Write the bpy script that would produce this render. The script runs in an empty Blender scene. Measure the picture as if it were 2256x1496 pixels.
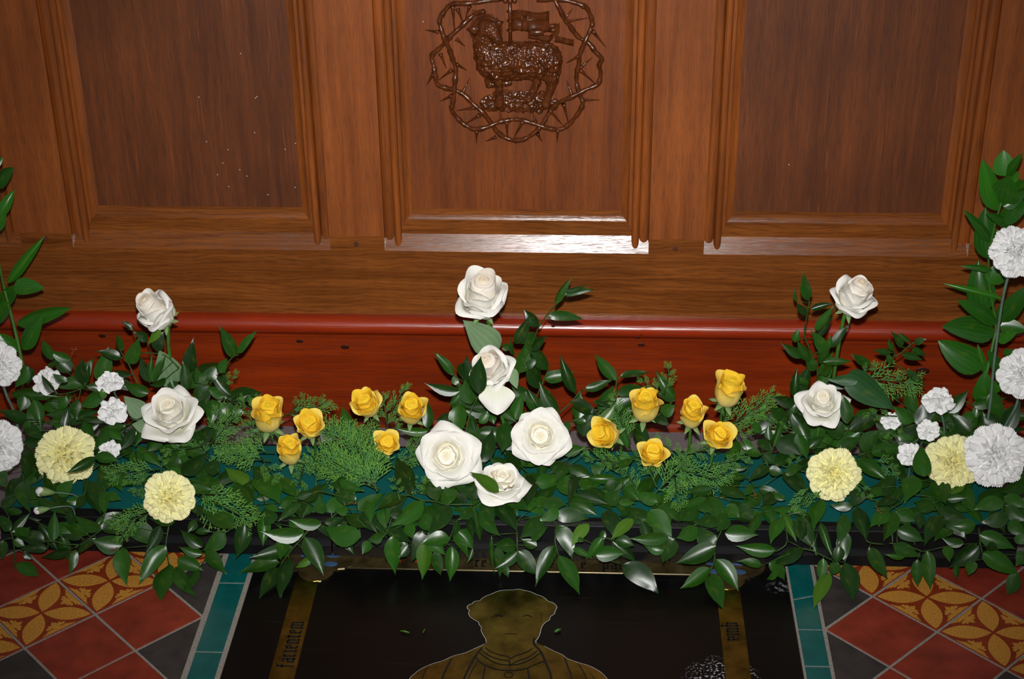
import bpy, math, random
from mathutils import Vector, Matrix
random.seed(7)
PI = math.pi
SC = bpy.context.scene
COL = SC.collection
V = Vector

# ---------------------------------------------------------------- camera
F_PX, PITCH, YAW, ROLL = 3547.75, 0.4960041, 0.05166044, -0.0114839
CAM = V((0.0, -2.357, 1.44))
_f = V((-math.sin(YAW)*math.cos(PITCH), math.cos(YAW)*math.cos(PITCH), -math.sin(PITCH)))
_r0 = V((math.cos(YAW), math.sin(YAW), 0)); _u0 = _r0.cross(_f)
_r = _r0*math.cos(ROLL) + _u0*math.sin(ROLL)
_u = -_r0*math.sin(ROLL) + _u0*math.cos(ROLL)
cd = bpy.data.cameras.new('camera'); cam = bpy.data.objects.new('camera', cd); COL.objects.link(cam)
M = Matrix.Identity(4)
for i in range(3):
    M[i][0] = _r[i]; M[i][1] = _u[i]; M[i][2] = -_f[i]; M[i][3] = CAM[i]
cam.matrix_world = M
cd.sensor_width = 36.0; cd.sensor_fit = 'HORIZONTAL'; cd.lens = F_PX/2256*36; cd.clip_start = 0.05
SC.camera = cam

# ---------------------------------------------------------------- world, lights, exposure
w = bpy.data.worlds.new('world'); SC.world = w; w.use_nodes = True
bg = w.node_tree.nodes['Background']
bg.inputs[0].default_value = (1.0, 0.93, 0.85, 1); bg.inputs[1].default_value = 0.10
def spot(name, loc, target, energy, size, blend, radius, color=(1, 1, 1)):
    l = bpy.data.lights.new(name, 'SPOT'); l.energy = energy; l.spot_size = size; l.spot_blend = blend
    l.shadow_soft_size = radius; l.color = color
    o = bpy.data.objects.new(name, l); COL.objects.link(o); o.location = loc
    o.rotation_euler = (V(target)-V(loc)).to_track_quat('-Z', 'Y').to_euler(); return o
spot('camera_flash', CAM + _u*0.11 + _f*0.02, CAM + _f*2.5 + _u*0.10, 222.0, math.radians(54), 1.0, 0.02, (1.0, 0.985, 0.97))
SC.view_settings.view_transform = 'Standard'; SC.view_settings.look = 'None'
SC.view_settings.gamma = 1.0; SC.view_settings.use_curve_mapping = False
SC.view_settings.exposure = 0.0

# ---------------------------------------------------------------- measuring helpers
def ray(u, v):
    return (_r*(u-1128) - _u*(v-748) + _f*F_PX).normalized()
def onY(u, v, y):
    d = ray(u, v); return CAM + d*((y-CAM.y)/d.y)
def onZ(u, v, z):
    d = ray(u, v); return CAM + d*((z-CAM.z)/d.z)
_prof = [(-.05, -.445), (0, -.436), (.03, -.428), (.06, -.415), (.08, -.37), (.095, -.30), (.115, -.25), (.15, -.215), (.22, -.19), (.9, -.17)]
def yfront(z):
    for (z0, y0), (z1, y1) in zip(_prof, _prof[1:]):
        if z <= z1:
            return y0 + (y1-y0)*max(0, (z-z0))/(z1-z0)
    return _prof[-1][1]
def onG(u, v, lift=0.0):
    """point of the garland's front surface seen at a pixel, lifted towards the viewer"""
    d = ray(u, v); a, b = 1.0, 3.4
    for _ in range(40):
        m = (a+b)/2; p = CAM + d*m
        if p.y > yfront(p.z): b = m
        else: a = m
    return CAM + d*(a-lift)
def px_m(p):
    return F_PX/((p-CAM).dot(_f))
def to_px(p):
    q = p-CAM; z = q.dot(_f); return 1128 + F_PX*q.dot(_r)/z, 748 - F_PX*q.dot(_u)/z

# ---------------------------------------------------------------- object helpers
def mesh(name, vs, fs, mats, mi=None, smooth=False):
    me = bpy.data.meshes.new(name); me.from_pydata([tuple(v) for v in vs], [], fs)
    for m in (mats if isinstance(mats, (list, tuple)) else [mats]): me.materials.append(m)
    if mi: me.polygons.foreach_set('material_index', mi)
    if smooth: me.polygons.foreach_set('use_smooth', [True]*len(fs))
    me.update(); return me
def add(name, me, parent=None, loc=None, mat=None):
    o = bpy.data.objects.new(name, me); COL.objects.link(o)
    if parent is not None: o.parent = parent
    if mat is not None: o.matrix_local = mat
    elif loc is not None: o.location = loc
    return o
def empty(name, loc=(0, 0, 0)):
    o = bpy.data.objects.new(name, None); COL.objects.link(o); o.location = loc; o.empty_display_size = .01; return o
def tag(o, label=None, cat=None, group=None, kind=None):
    if label: o['label'] = label
    if cat: o['category'] = cat
    if group: o['group'] = group
    if kind: o['kind'] = kind
    return o
class MB:
    def __init__(s): s.v = []; s.f = []; s.m = []
    def face(s, pts, m=0):
        n = len(s.v); s.v += [V(p) for p in pts]; s.f.append(tuple(range(n, n+len(pts)))); s.m.append(m)
    def box(s, x0, x1, y0, y1, z0, z1, m=0):
        n = len(s.v); s.v += [V((x, y, z)) for z in (z0, z1) for y in (y0, y1) for x in (x0, x1)]
        for q in ((0, 2, 3, 1), (4, 5, 7, 6), (0, 1, 5, 4), (2, 6, 7, 3), (0, 4, 6, 2), (1, 3, 7, 5)):
            s.f.append(tuple(n+i for i in q)); s.m.append(m)
    def extrude(s, prof, f0, f1, m=0, caps=True):
        """prof: list of 2-D points; f0/f1 map a 2-D point to 3-D"""
        n = len(s.v); k = len(prof)
        s.v += [V(f0(p)) for p in prof] + [V(f1(p)) for p in prof]
        for i in range(k):
            j = (i+1) % k; s.f.append((n+i, n+j, n+k+j, n+k+i)); s.m.append(m)
        if caps:
            s.f.append(tuple(n+i for i in range(k-1, -1, -1))); s.f.append(tuple(n+k+i for i in range(k))); s.m += [m, m]
    def prism(s, poly, z0, z1, m=0):
        s.extrude(poly, lambda p: (p[0], p[1], z0), lambda p: (p[0], p[1], z1), m)
    def tube(s, pts, rad, sides=6, m=0, cap=True):
        pts = [V(p) for p in pts]; n0 = len(s.v); k = len(pts)
        if not isinstance(rad, (list, tuple)): rad = [rad]*k
        prev = None
        for i, p in enumerate(pts):
            t = (pts[min(i+1, k-1)]-pts[max(i-1, 0)])
            if t.length < 1e-9: t = V((0, 0, 1))
            t.normalize()
            a = prev if prev is not None else (V((0, 0, 1)) if abs(t.z) < .9 else V((1, 0, 0)))
            a = (a - t*a.dot(t))
            if a.length < 1e-6: a = t.orthogonal()
            a.normalize(); prev = a; b = t.cross(a)
            for q in range(sides):
                th = 2*PI*q/sides; s.v.append(p + (a*math.cos(th)+b*math.sin(th))*rad[i])
        for i in range(k-1):
            for q in range(sides):
                r = (q+1) % sides
                s.f.append((n0+i*sides+q, n0+i*sides+r, n0+(i+1)*sides+r, n0+(i+1)*sides+q)); s.m.append(m)
        if cap:
            s.f.append(tuple(n0+q for q in range(sides-1, -1, -1))); s.f.append(tuple(n0+(k-1)*sides+q for q in range(sides))); s.m += [m, m]
    def sphere(s, c, r, seg=8, rings=6, m=0, sc=(1, 1, 1), R=None):
        n0 = len(s.v); c = V(c)
        for i in range(rings+1):
            ph = PI*i/rings
            for q in range(seg):
                th = 2*PI*q/seg
                p = V((math.sin(ph)*math.cos(th)*r*sc[0], math.sin(ph)*math.sin(th)*r*sc[1], math.cos(ph)*r*sc[2]))
                if R is not None: p = R @ p
                s.v.append(c+p)
        for i in range(rings):
            for q in range(seg):
                e = (q+1) % seg
                s.f.append((n0+i*seg+q, n0+(i+1)*seg+q, n0+(i+1)*seg+e, n0+i*seg+e)); s.m.append(m)
    def build(s, name, mats, parent=None, smooth=False, loc=None):
        return add(name, mesh(name, s.v, s.f, mats, s.m if len(set(s.m)) > 1 else None, smooth), parent, loc)
def smooth_path(pts, n=4):
    pts = [V(p) for p in pts]
    if len(pts) < 3: return pts
    out = []
    for i in range(len(pts)-1):
        p0, p1, p2, p3 = pts[max(i-1, 0)], pts[i], pts[i+1], pts[min(i+2, len(pts)-1)]
        for k in range(n):
            t = k/n
            out.append(.5*((2*p1) + (p2-p0)*t + (2*p0-5*p1+4*p2-p3)*t*t + (3*p1-p0-3*p2+p3)*t**3))
    out.append(pts[-1]); return out
def clip(poly, nx, ny, c):
    """keep the part of a 2-D polygon where nx*x+ny*y <= c"""
    out = []
    for i in range(len(poly)):
        a, b = poly[i], poly[(i+1) % len(poly)]
        da, db = nx*a[0]+ny*a[1]-c, nx*b[0]+ny*b[1]-c
        if da <= 0: out.append(a)
        if (da < 0 < db) or (db < 0 < da):
            t = da/(da-db); out.append((a[0]+(b[0]-a[0])*t, a[1]+(b[1]-a[1])*t))
    return out

# ---------------------------------------------------------------- materials
def srgb(r, g, b):
    f = lambda c: (c/255/12.92) if c/255 <= .04045 else ((c/255+.055)/1.055)**2.4
    return (f(r), f(g), f(b), 1)
def new_mat(name):
    m = bpy.data.materials.new(name); m.use_nodes = True; nt = m.node_tree
    return m, nt, nt.nodes['Principled BSDF']
def nd(nt, typ, **kw):
    n = nt.nodes.new(typ)
    for k, v in kw.items():
        if k in n.inputs.keys() if hasattr(n.inputs, 'keys') else False: n.inputs[k].default_value = v
        else: setattr(n, k, v)
    return n
def ramp(nt, fac, stops):
    r = nt.nodes.new('ShaderNodeValToRGB'); e = r.color_ramp.elements
    while len(e) < len(stops): e.new(.5)
    for i, (p, c) in enumerate(stops): e[i].position = p; e[i].color = c
    nt.links.new(fac, r.inputs[0]); return r.outputs[0]
def noise(nt, vec, scale, detail=3, rough=.55, dist=0):
    n = nt.nodes.new('ShaderNodeTexNoise'); n.inputs['Scale'].default_value = scale; n.inputs['Detail'].default_value = detail
    n.inputs['Roughness'].default_value = rough; n.inputs['Distortion'].default_value = dist
    if vec is not None: nt.links.new(vec, n.inputs['Vector'])
    return n.outputs['Fac']
def mapping(nt, scale=(1, 1, 1), rot=(0, 0, 0), out='Object'):
    t = nt.nodes.new('ShaderNodeTexCoord'); m = nt.nodes.new('ShaderNodeMapping')
    m.inputs['Scale'].default_value = scale; m.inputs['Rotation'].default_value = rot
    nt.links.new(t.outputs[out], m.inputs[0]); return m.outputs[0]
def mixc(nt, fac, a, b, mode='MIX'):
    m = nt.nodes.new('ShaderNodeMix'); m.data_type = 'RGBA'; m.blend_type = mode
    for s, x in ((m.inputs[0], fac), (m.inputs[6], a), (m.inputs[7], b)):
        if hasattr(x, 'links') or hasattr(x, 'is_linked'): nt.links.new(x, s)
        else: s.default_value = x
    return m.outputs[2]
def math_n(nt, op, a, b=None, c=None):
    m = nt.nodes.new('ShaderNodeMath'); m.operation = op
    for i, x in enumerate((a, b, c)):
        if x is None: continue
        if hasattr(x, 'is_linked'): nt.links.new(x, m.inputs[i])
        else: m.inputs[i].default_value = x
    return m.outputs[0]
def bump(nt, bsdf, h, strength=.2, dist=.001):
    b = nt.nodes.new('ShaderNodeBump'); b.inputs['Strength'].default_value = strength; b.inputs['Distance'].default_value = dist
    nt.links.new(h, b.inputs['Height']); nt.links.new(b.outputs[0], bsdf.inputs['Normal'])
def simple(name, col, rough=.5, spec=.5, metal=0, noise_amt=.25, noise_scale=60, bumps=0, bscale=200, coat=0):
    m, nt, b = new_mat(name)
    vec = mapping(nt); f = noise(nt, vec, noise_scale, 4)
    lo = tuple(c*(1-noise_amt) for c in col[:3])+(1,); hi = tuple(min(1, c*(1+noise_amt)) for c in col[:3])+(1,)
    nt.links.new(ramp(nt, f, [(.3, lo), (.7, hi)]), b.inputs['Base Color'])
    b.inputs['Roughness'].default_value = rough; b.inputs['Specular IOR Level'].default_value = spec
    b.inputs['Metallic'].default_value = metal; b.inputs['Coat Weight'].default_value = coat
    if bumps: bump(nt, b, noise(nt, vec, bscale, 3), bumps)
    return m
def wood(name, dark, light, axis, rough=.38, pore=(.02, .008, .003, 1), swirl=0.0, fleck=0.0, red=0.0, poreamt=.6, spec=.45, gscale=1.0):
    """oak or pine; axis is the direction of the grain"""
    m, nt, b = new_mat(name)
    def sc(a, c): return {'z': (c, c, a), 'x': (a, c, c)}[axis]
    base = mapping(nt, sc(3.2*gscale, 60*gscale))
    f1 = noise(nt, base, 1.0, 5, .6, .4+swirl)
    col = ramp(nt, f1, [(.28, dark), (.72, light)])
    big = noise(nt, mapping(nt, (5, 5, 5)), 1.0, 2)
    col = mixc(nt, .55, col, ramp(nt, big, [(.3, (.66, .62, .58, 1)), (.7, (1.2, 1.17, 1.12, 1))]), 'MULTIPLY')
    if swirl:                                   # cathedral figure: distorted growth rings
        wv = nt.nodes.new('ShaderNodeTexWave'); wv.wave_type = 'BANDS'; wv.bands_direction = 'Z' if axis == 'x' else 'X'
        wv.inputs['Scale'].default_value = 44; wv.inputs['Distortion'].default_value = 15*swirl; wv.inputs['Detail'].default_value = 3
        wv.inputs['Detail Scale'].default_value = .55; wv.inputs['Detail Roughness'].default_value = .45
        nt.links.new(mapping(nt, sc(.30, 1.0)), wv.inputs[0])
        br = noise(nt, mapping(nt, sc(26, 520)), 1.0, 3)
        fac = math_n(nt, 'MULTIPLY', ramp(nt, wv.outputs['Fac'], [(.0, (1, 1, 1, 1)), (.30, (0, 0, 0, 1))]), ramp(nt, br, [(.36, (.1, .1, .1, 1)), (.6, (1, 1, 1, 1))]))
        col = mixc(nt, math_n(nt, 'MULTIPLY', fac, .42), col, pore)
    fine = noise(nt, mapping(nt, sc(34*gscale, 1000*gscale)), 1.0, 2, .5)
    pf = ramp(nt, fine, [(.36, (1, 1, 1, 1)), (.47, (0, 0, 0, 1))])
    col = mixc(nt, math_n(nt, 'MULTIPLY', pf, poreamt), col, pore)
    if fleck:
        fl = noise(nt, mapping(nt, sc(11, 330), (0, .03, 0)), 1.0, 1, .4)
        ff = ramp(nt, fl, [(.68, (0, 0, 0, 1)), (.74, (1, 1, 1, 1))])
        col = mixc(nt, math_n(nt, 'MULTIPLY', ff, fleck), col, tuple(min(1, c*1.9) for c in light[:3])+(1,))
    nt.links.new(col, b.inputs['Base Color'])
    b.inputs['Roughness'].default_value = rough; b.inputs['Specular IOR Level'].default_value = spec
    r2 = ramp(nt, fine, [(.3, (rough+.2,)*3+(1,)), (.46, (rough,)*3+(1,))]); nt.links.new(r2, b.inputs['Roughness'])
    bump(nt, b, fine, .25, .0006)
    return m
MW = {}
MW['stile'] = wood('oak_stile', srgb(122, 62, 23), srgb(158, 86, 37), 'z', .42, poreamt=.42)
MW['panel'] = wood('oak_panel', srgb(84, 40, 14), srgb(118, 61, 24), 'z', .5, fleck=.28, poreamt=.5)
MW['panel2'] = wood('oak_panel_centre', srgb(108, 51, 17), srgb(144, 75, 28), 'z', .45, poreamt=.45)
MW['rail'] = wood('oak_rail', srgb(104, 54, 19), srgb(150, 86, 37), 'x', .21, swirl=.9, poreamt=.45, pore=srgb(52, 24, 8))
MW['mould'] = wood('oak_moulding', srgb(104, 52, 16), srgb(160, 86, 32), 'z', .4, poreamt=.4)
MW['red'] = wood('stained_pine', srgb(112, 34, 6), srgb(146, 52, 14), 'x', .3, pore=srgb(56, 14, 2), poreamt=.4, gscale=.7)
MW['bead'] = wood('stained_bead', srgb(138, 38, 10), srgb(168, 54, 16), 'x', .26, pore=srgb(70, 16, 4), spec=.75, poreamt=.3, gscale=.7)
MW['carve'] = simple('carved_oak', srgb(84, 40, 14), .24, .5, noise_amt=.45, noise_scale=90, bumps=.15, bscale=500)
MW['carve_flat'] = wood('carved_oak_low', srgb(96, 46, 18), srgb(138, 72, 30), 'z', .35, poreamt=.4)
MW['peg'] = simple('peg', srgb(84, 42, 18), .5)
MG = simple('mortar', srgb(140, 134, 126), .9, .2, noise_amt=.5, noise_scale=700, bumps=.4, bscale=900)
M_red = simple('red_tile', srgb(128, 46, 31), .42, .4, noise_amt=.3, noise_scale=24, bumps=.03)
M_dark = simple('dark_tile', srgb(56, 51, 50), .5, .4, noise_amt=.3, noise_scale=30, bumps=.03)
M_enc = simple('encaustic_red', srgb(128, 46, 18), .5, .35, noise_amt=.15, noise_scale=40)
M_och = simple('encaustic_ochre', srgb(184, 128, 50), .55, .35, noise_amt=.35, noise_scale=420)
M_green = simple('green_glazed_tile', srgb(8, 84, 82), .2, .5, noise_amt=.15, noise_scale=40)
M_stone = simple('grey_stone', srgb(122, 112, 112), .85, .2, noise_amt=.2, noise_scale=300, bumps=.2, bscale=500)
M_teal = simple('teal_foam', srgb(10, 92, 88), .9, .15, noise_amt=.22, noise_scale=900, bumps=.3, bscale=1500)
M_black = simple('black_plastic', srgb(15, 15, 18), .5, .3, noise_amt=.2, bumps=0)
M_brass_dull = simple('dull_brass', srgb(150, 130, 84), .5, .5, 1.0, noise_amt=.45, noise_scale=45, bumps=.05)
M_brass = simple('brass', srgb(138, 126, 60), .3, .5, 1.0, noise_amt=.5, noise_scale=28, bumps=.05)
M_engr = simple('engraved_black', srgb(14, 12, 10), .6)
M_enam = simple('blue_enamel', srgb(58, 84, 118), .4)
M_enamr = simple('red_enamel', srgb(190, 34, 22), .4)
M_glint = simple('painted_edge_glint', srgb(200, 200, 196), .7)  # whitish colour standing in for light caught on the figure's plate edge
M_edge = simple('bright_brass_edge', srgb(238, 220, 170), .22, .6, 1.0, noise_amt=.15)
def slab_mat():
    m, nt, b = new_mat('black_slate')
    vec = mapping(nt); s = noise(nt, vec, 900, 2)
    col = ramp(nt, s, [(.64, srgb(9, 9, 9)), (.82, srgb(34, 33, 33))])
    scr = noise(nt, mapping(nt, (6, 260, 6), (0, 0, .18)), 1.0, 1)
    col = mixc(nt, math_n(nt, 'MULTIPLY', ramp(nt, scr, [(.72, (0, 0, 0, 1)), (.76, (1, 1, 1, 1))]), .06), col, srgb(90, 86, 84))
    # crusty pale bloom beside the right-hand strip
    t = nt.nodes.new('ShaderNodeTexCoord')
    def blob(c, r0, r1, nsc, cut):
        sub = nt.nodes.new('ShaderNodeVectorMath'); sub.operation = 'DISTANCE'; nt.links.new(t.outputs['Object'], sub.inputs[0]); sub.inputs[1].default_value = c
        d = math_n(nt, 'ADD', sub.outputs['Value'], math_n(nt, 'MULTIPLY', math_n(nt, 'SUBTRACT', noise(nt, vec, 60, 3), .5), .03))
        inside = ramp(nt, math_n(nt, 'DIVIDE', d, r1), [(r0/r1, (1, 1, 1, 1)), (1, (0, 0, 0, 1))])
        sp = ramp(nt, noise(nt, vec, nsc, 4), [(cut, (0, 0, 0, 1)), (cut+.06, (1, 1, 1, 1))])
        return math_n(nt, 'MULTIPLY', inside, sp)
    col = mixc(nt, blob((.286, .140, .0), .034, .056, 260, .55), col, srgb(170, 172, 182))
    col = mixc(nt, blob((.381, .352, .0), 0.006, .02, 120, .5), col, srgb(120, 120, 124))
    nt.links.new(col, b.inputs['Base Color']); b.inputs['Roughness'].default_value = .3; b.inputs['Specular IOR Level'].default_value = .22
    bump(nt, b, s, .05); return m
M_slab = slab_mat()
def leaf_mat(name, lo, hi, rough=.3, back=None, stripes=9, spec=.5, yellow=None):
    m, nt, b = new_mat(name)
    oi = nt.nodes.new('ShaderNodeObjectInfo')
    col = ramp(nt, oi.outputs['Random'], [(.0, lo), (.75, hi), (1, tuple(c*1.3 for c in hi[:3])+(1,))])
    t = nt.nodes.new('ShaderNodeTexCoord'); sep = nt.nodes.new('ShaderNodeSeparateXYZ'); nt.links.new(t.outputs['UV'], sep.inputs[0])
    st = math_n(nt, 'SINE', math_n(nt, 'MULTIPLY', sep.outputs[1], stripes*2*PI))
    col = mixc(nt, math_n(nt, 'MULTIPLY', math_n(nt, 'ADD', st, 1), .06), col, tuple(c*2.2 for c in hi[:3])+(1,))
    bl = noise(nt, mapping(nt, (1, 1, 1)), 3.2, 3)
    col = mixc(nt, math_n(nt, 'MULTIPLY', ramp(nt, bl, [(.55, (0, 0, 0, 1)), (.75, (1, 1, 1, 1))]), .28), col, yellow or (.12, .16, .012, 1))
    if back:
        g = nt.nodes.new('ShaderNodeNewGeometry'); col = mixc(nt, g.outputs['Backfacing'], col, back)
    nt.links.new(col, b.inputs['Base Color']); b.inputs['Roughness'].default_value = rough; b.inputs['Specular IOR Level'].default_value = spec
    bump(nt, b, math_n(nt, 'ADD', math_n(nt, 'MULTIPLY', st, .16), noise(nt, mapping(nt, (2, 14, 1), out='UV'), 1.0, 2)), .055, .0006)
    return m
M_leaf = leaf_mat('ruscus_leaf', srgb(13, 40, 7), srgb(31, 73, 13), .34, srgb(60, 92, 52))
M_leafy = leaf_mat('yellowing_leaf', srgb(48, 88, 16), srgb(64, 100, 22), .35, srgb(120, 130, 50))
M_leafb = leaf_mat('broad_ruscus_leaf', srgb(26, 74, 13), srgb(40, 98, 17), .3, srgb(80, 120, 60), 6)
M_rleaf = leaf_mat('rose_leaf_dark', srgb(28, 70, 30), srgb(36, 84, 38), .5, srgb(120, 146, 112), 5)
M_rleafp = leaf_mat('rose_leaf_pale', srgb(98, 126, 88), srgb(112, 140, 100), .6, srgb(112, 140, 100), 5, yellow=(.2, .26, .14, 1))
M_stem = simple('green_stem', srgb(62, 108, 34), .45, .4, noise_amt=.2)
M_stemd = simple('dark_stem', srgb(48, 78, 26), .45, .4, noise_amt=.3)
M_stemg = simple('blue_green_stem', srgb(98, 124, 108), .55, .3, noise_amt=.15)
M_conif = simple('conifer_green', srgb(70, 122, 60), .5, .3, noise_amt=.4, noise_scale=40)
M_conift = simple('conifer_tip', srgb(108, 160, 62), .5, .3, noise_amt=.25, noise_scale=40)
M_sepal = simple('sepal', srgb(122, 150, 92), .5, .3, noise_amt=.2)
M_twig = simple('dry_twig', srgb(150, 104, 66), .7, .2)
def petal_mat(name, tip, base, rough=.55, sss=.10):
    m, nt, b = new_mat(name)
    t = nt.nodes.new('ShaderNodeTexCoord'); sep = nt.nodes.new('ShaderNodeSeparateXYZ'); nt.links.new(t.outputs['UV'], sep.inputs[0])
    col = ramp(nt, sep.outputs[0], [(.2, base), (.75, tip)])
    ve = noise(nt, mapping(nt, (2, 40, 1), out='UV'), 1.0, 2)
    col = mixc(nt, .25, col, ramp(nt, ve, [(.35, (.8, .8, .78, 1)), (.65, (1.05, 1.05, 1.05, 1))]), 'MULTIPLY')
    nt.links.new(col, b.inputs['Base Color']); b.inputs['Roughness'].default_value = rough; b.inputs['Specular IOR Level'].default_value = .25
    bump(nt, b, ve, .10, .0005)
    tr = nt.nodes.new('ShaderNodeBsdfTranslucent'); nt.links.new(col, tr.inputs[0]); mx = nt.nodes.new('ShaderNodeMixShader'); mx.inputs[0].default_value = sss
    nt.links.new(b.outputs[0], mx.inputs[1]); nt.links.new(tr.outputs[0], mx.inputs[2]); nt.links.new(mx.outputs[0], nt.nodes['Material Output'].inputs[0])
    return m
P_white = petal_mat('white_petal', srgb(252, 250, 243), srgb(240, 243, 218))
P_cream = petal_mat('cream_petal', srgb(252, 248, 234), srgb(250, 238, 204))
P_ivory = petal_mat('ivory_petal', srgb(252, 244, 232), srgb(248, 228, 194))
P_yel = petal_mat('yellow_petal', srgb(254, 226, 104), srgb(248, 230, 156))
P_yel2 = petal_mat('deep_yellow_petal', srgb(255, 218, 62), srgb(254, 208, 40))
P_cwhite = petal_mat('white_carnation_petal', srgb(255, 255, 255), srgb(250, 250, 248), sss=.12)
P_cyel = petal_mat('lemon_carnation_petal', srgb(252, 248, 190), srgb(250, 238, 160), sss=.12)
# ================================================================ panelled wall
wall = tag(empty('wall_back'), 'brown oak panelled screen with moulded frames behind the flowers', kind='structure')
ZT = 0.90
X0, X1 = -1.36, 1.16
ZR0, ZR1, ZL, ZI = .192, .3234, .349, .370        # rail foot, bevel foot, bevel top, inner bevel foot
rail = MB()
prof = [(0, ZR0), (0, ZR1), (.013, ZL), (.0132, ZI)] + [(.0132+.0083*math.sin(t*PI/12), ZI+.0195*(1-math.cos(t*PI/12))) for t in range(1, 7)] + [(.034, .3895), (.034, ZR0)]
rail.extrude(prof, lambda p: (X0, p[0], p[1]), lambda p: (X1, p[0], p[1]))
STILES = [(-.9255, -.840), (-.4156, -.3268), (.0999, .1885), (.6085, .697)]
for a, b in STILES:
    rail.extrude([(0, ZR1), (0, ZL), (.013, ZL)], lambda p: (a, p[0], p[1]), lambda p: (b, p[0], p[1]))
rail.build('bottom_rail', MW['rail'], wall)
def mould_profile():
    pr = [(0, .03), (0, .008), (.0012, .0102), (.004, .0086), (.008, .0080), (.012, .0086), (.0146, .0104), (.0152, .0115)]
    for k in range(9):                                  # bead
        t = PI*k/8; pr.append((.0215-.0061*math.cos(t), .0105-.0061*math.sin(t)-.001))
    pr += [(.0278, .0131), (.0330, .0132), (.0336, .0152), (.036, .0174), (.040, .0196), (.0455, .0218), (.0455, .03)]
    return pr
for i, (a, b) in enumerate(STILES):
    s = MB(); s.box(a, b, 0, .034, ZL, ZT); st = s.build('stile', MW['stile'], wall)
    for edge, sg in ((a, -1), (b, 1)):
        m_ = MB()
        m_.extrude(mould_profile(), lambda p: (edge+sg*p[0], p[1], ZR1+.0008), lambda p: (edge+sg*p[0], p[1], ZT))
        m_.build('moulding', MW['mould'], wall)
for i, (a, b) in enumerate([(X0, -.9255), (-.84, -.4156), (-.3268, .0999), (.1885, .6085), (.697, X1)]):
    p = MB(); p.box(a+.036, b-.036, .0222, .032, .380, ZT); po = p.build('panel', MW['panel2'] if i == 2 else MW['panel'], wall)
    po.location.x = 0
for u, v in ((785, 538), (1488, 548), (101, 526)):
    c = onY(u, v, 0); k = MB(); k.sphere((c.x, .0005, c.z), .0064, 14, 8, sc=(1, .12, 1)); k.build('peg', MW['peg'], wall, True)
SPECK = [(530, 118), (438, 214), (563, 216), (561, 292), (455, 312), (502, 330), (491, 359), (528, 374), (479, 385), (544, 388), (504, 411), (590, 429), (650, 413), (628, 329), (651, 316), (1738, 363), (932, 48), (1985, 555), (1999, 557), (566, 213)]
sp = MB()
for u, v in SPECK:
    c = onY(u, v, .0222 if v < 450 else .006); sp.sphere((c.x, c.y, c.z), .0009, 6, 4, sc=(1, .3, 1))
tag(sp.build('wax_specks', simple('pale_wax', srgb(214, 204, 190), .6), wall), 'tiny pale specks on the wood', kind='stuff')

# ================================================================ stained skirting
base = tag(empty('baseboard_back'), 'red stained pine skirting board with a rounded top bead', kind='structure')
b = MB(); b.extrude([(.03, 0), (-.012, 0), (-.012, .166), (-.009, .168), (-.009, .170), (-.0145, .1705), (-.0145, .1755), (.03, .1755)],
                    lambda p: (X0, p[0], p[1]), lambda p: (X1, p[0], p[1]))
b.build('skirting_board', MW['red'], base)
b = MB(); pr = []
for k in range(19):
    t = -PI/2 + PI*k/18; pr.append((-.0075-.0165*math.cos(t), .1915+.0155*math.sin(t)))
pr += [(.03, .207), (.03, .176)]
b.extrude(pr, lambda p: (X0, p[0], p[1]), lambda p: (X1, p[0], p[1])); o = b.build('bead_moulding', MW['bead'], base)
b = MB(); b.extrude([(-.012, 0), (-.022, 0), (-.022, .008), (-.017, .013), (-.012, .014)], lambda p: (X0, p[0], p[1]), lambda p: (X1, p[0], p[1]))
b.build('foot_strip', MW['red'], base)
kn = MB()
for u, v, r in ((229, 733, .005), (1219, 712, .003), (1413, 729, .004), (1405, 737, .0025), (1223, 847, .004), (2032, 818, .010), (760, 765, .006), (660, 752, .005), (1413, 760, .005)):
    c = onY(u, v, -.0125); kn.sphere((c.x, -.0122 if c.z < .17 else -.0232, c.z), r, 10, 6, sc=(1.2, .06, .7))
kn.build('wood_knots', simple('knot', srgb(52, 16, 6), .4), base, True)

# ================================================================ floor: mortar bed, tiles, stone strip
fl = MB()
SX0, SX1, SY1 = -.4885, .3005, -.352
fl.box(-2.2, SX0-.001, -1.6, .03, -.05, -.0011); fl.box(SX1+.001, 2.0, -1.6, .03, -.05, -.0011)
fl.box(SX0-.001, SX1+.001, SY1+.001, .03, -.05, -.0011); fl.box(SX0-.001, SX1+.001, -1.6, -1.3, -.05, -.0011)
floor = tag(fl.build('floor', MG), 'victorian tiled floor with pale mortar joints', kind='structure')
TY = -.362
def poly_tile(name, poly, mat, z=0.0, inset=.0019, extra=None):
    cx = sum(p[0] for p in poly)/len(poly); cy = sum(p[1] for p in poly)/len(poly)
    n = len(poly)
    def off(d):
        out = []
        for i in range(n):
            a, b_, c = poly[i-1], poly[i], poly[(i+1) % n]
            e1 = (V((b_[0]-a[0], b_[1]-a[1])).normalized()); e2 = (V((c[0]-b_[0], c[1]-b_[1])).normalized())
            n1 = V((-e1.y, e1.x)); n2 = V((-e2.y, e2.x)); bis = n1+n2
            k = d/max(.3, (1+n1.dot(n2))); out.append((b_[0]+bis.x*k, b_[1]+bis.y*k))
        return out
    A, B = off(inset), off(inset+.0008)
    t = MB(); k = len(t.v)
    t.v += [V((p[0], p[1], -.006)) for p in A] + [V((p[0], p[1], z-.0006)) for p in A] + [V((p[0], p[1], z)) for p in B]
    for i in range(n):
        j = (i+1) % n; t.f += [(i, j, n+j, n+i), (n+i, n+j, 2*n+j, 2*n+i)]; t.m += [0, 0]
    t.f.append(tuple(2*n+i for i in range(n))); t.m.append(0)
    if extra:
        for q in extra: t.face([(p[0], p[1], z+.00025) for p in q], 1)
    return t.build(name, [mat, M_och] if extra else mat, floor)
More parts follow.
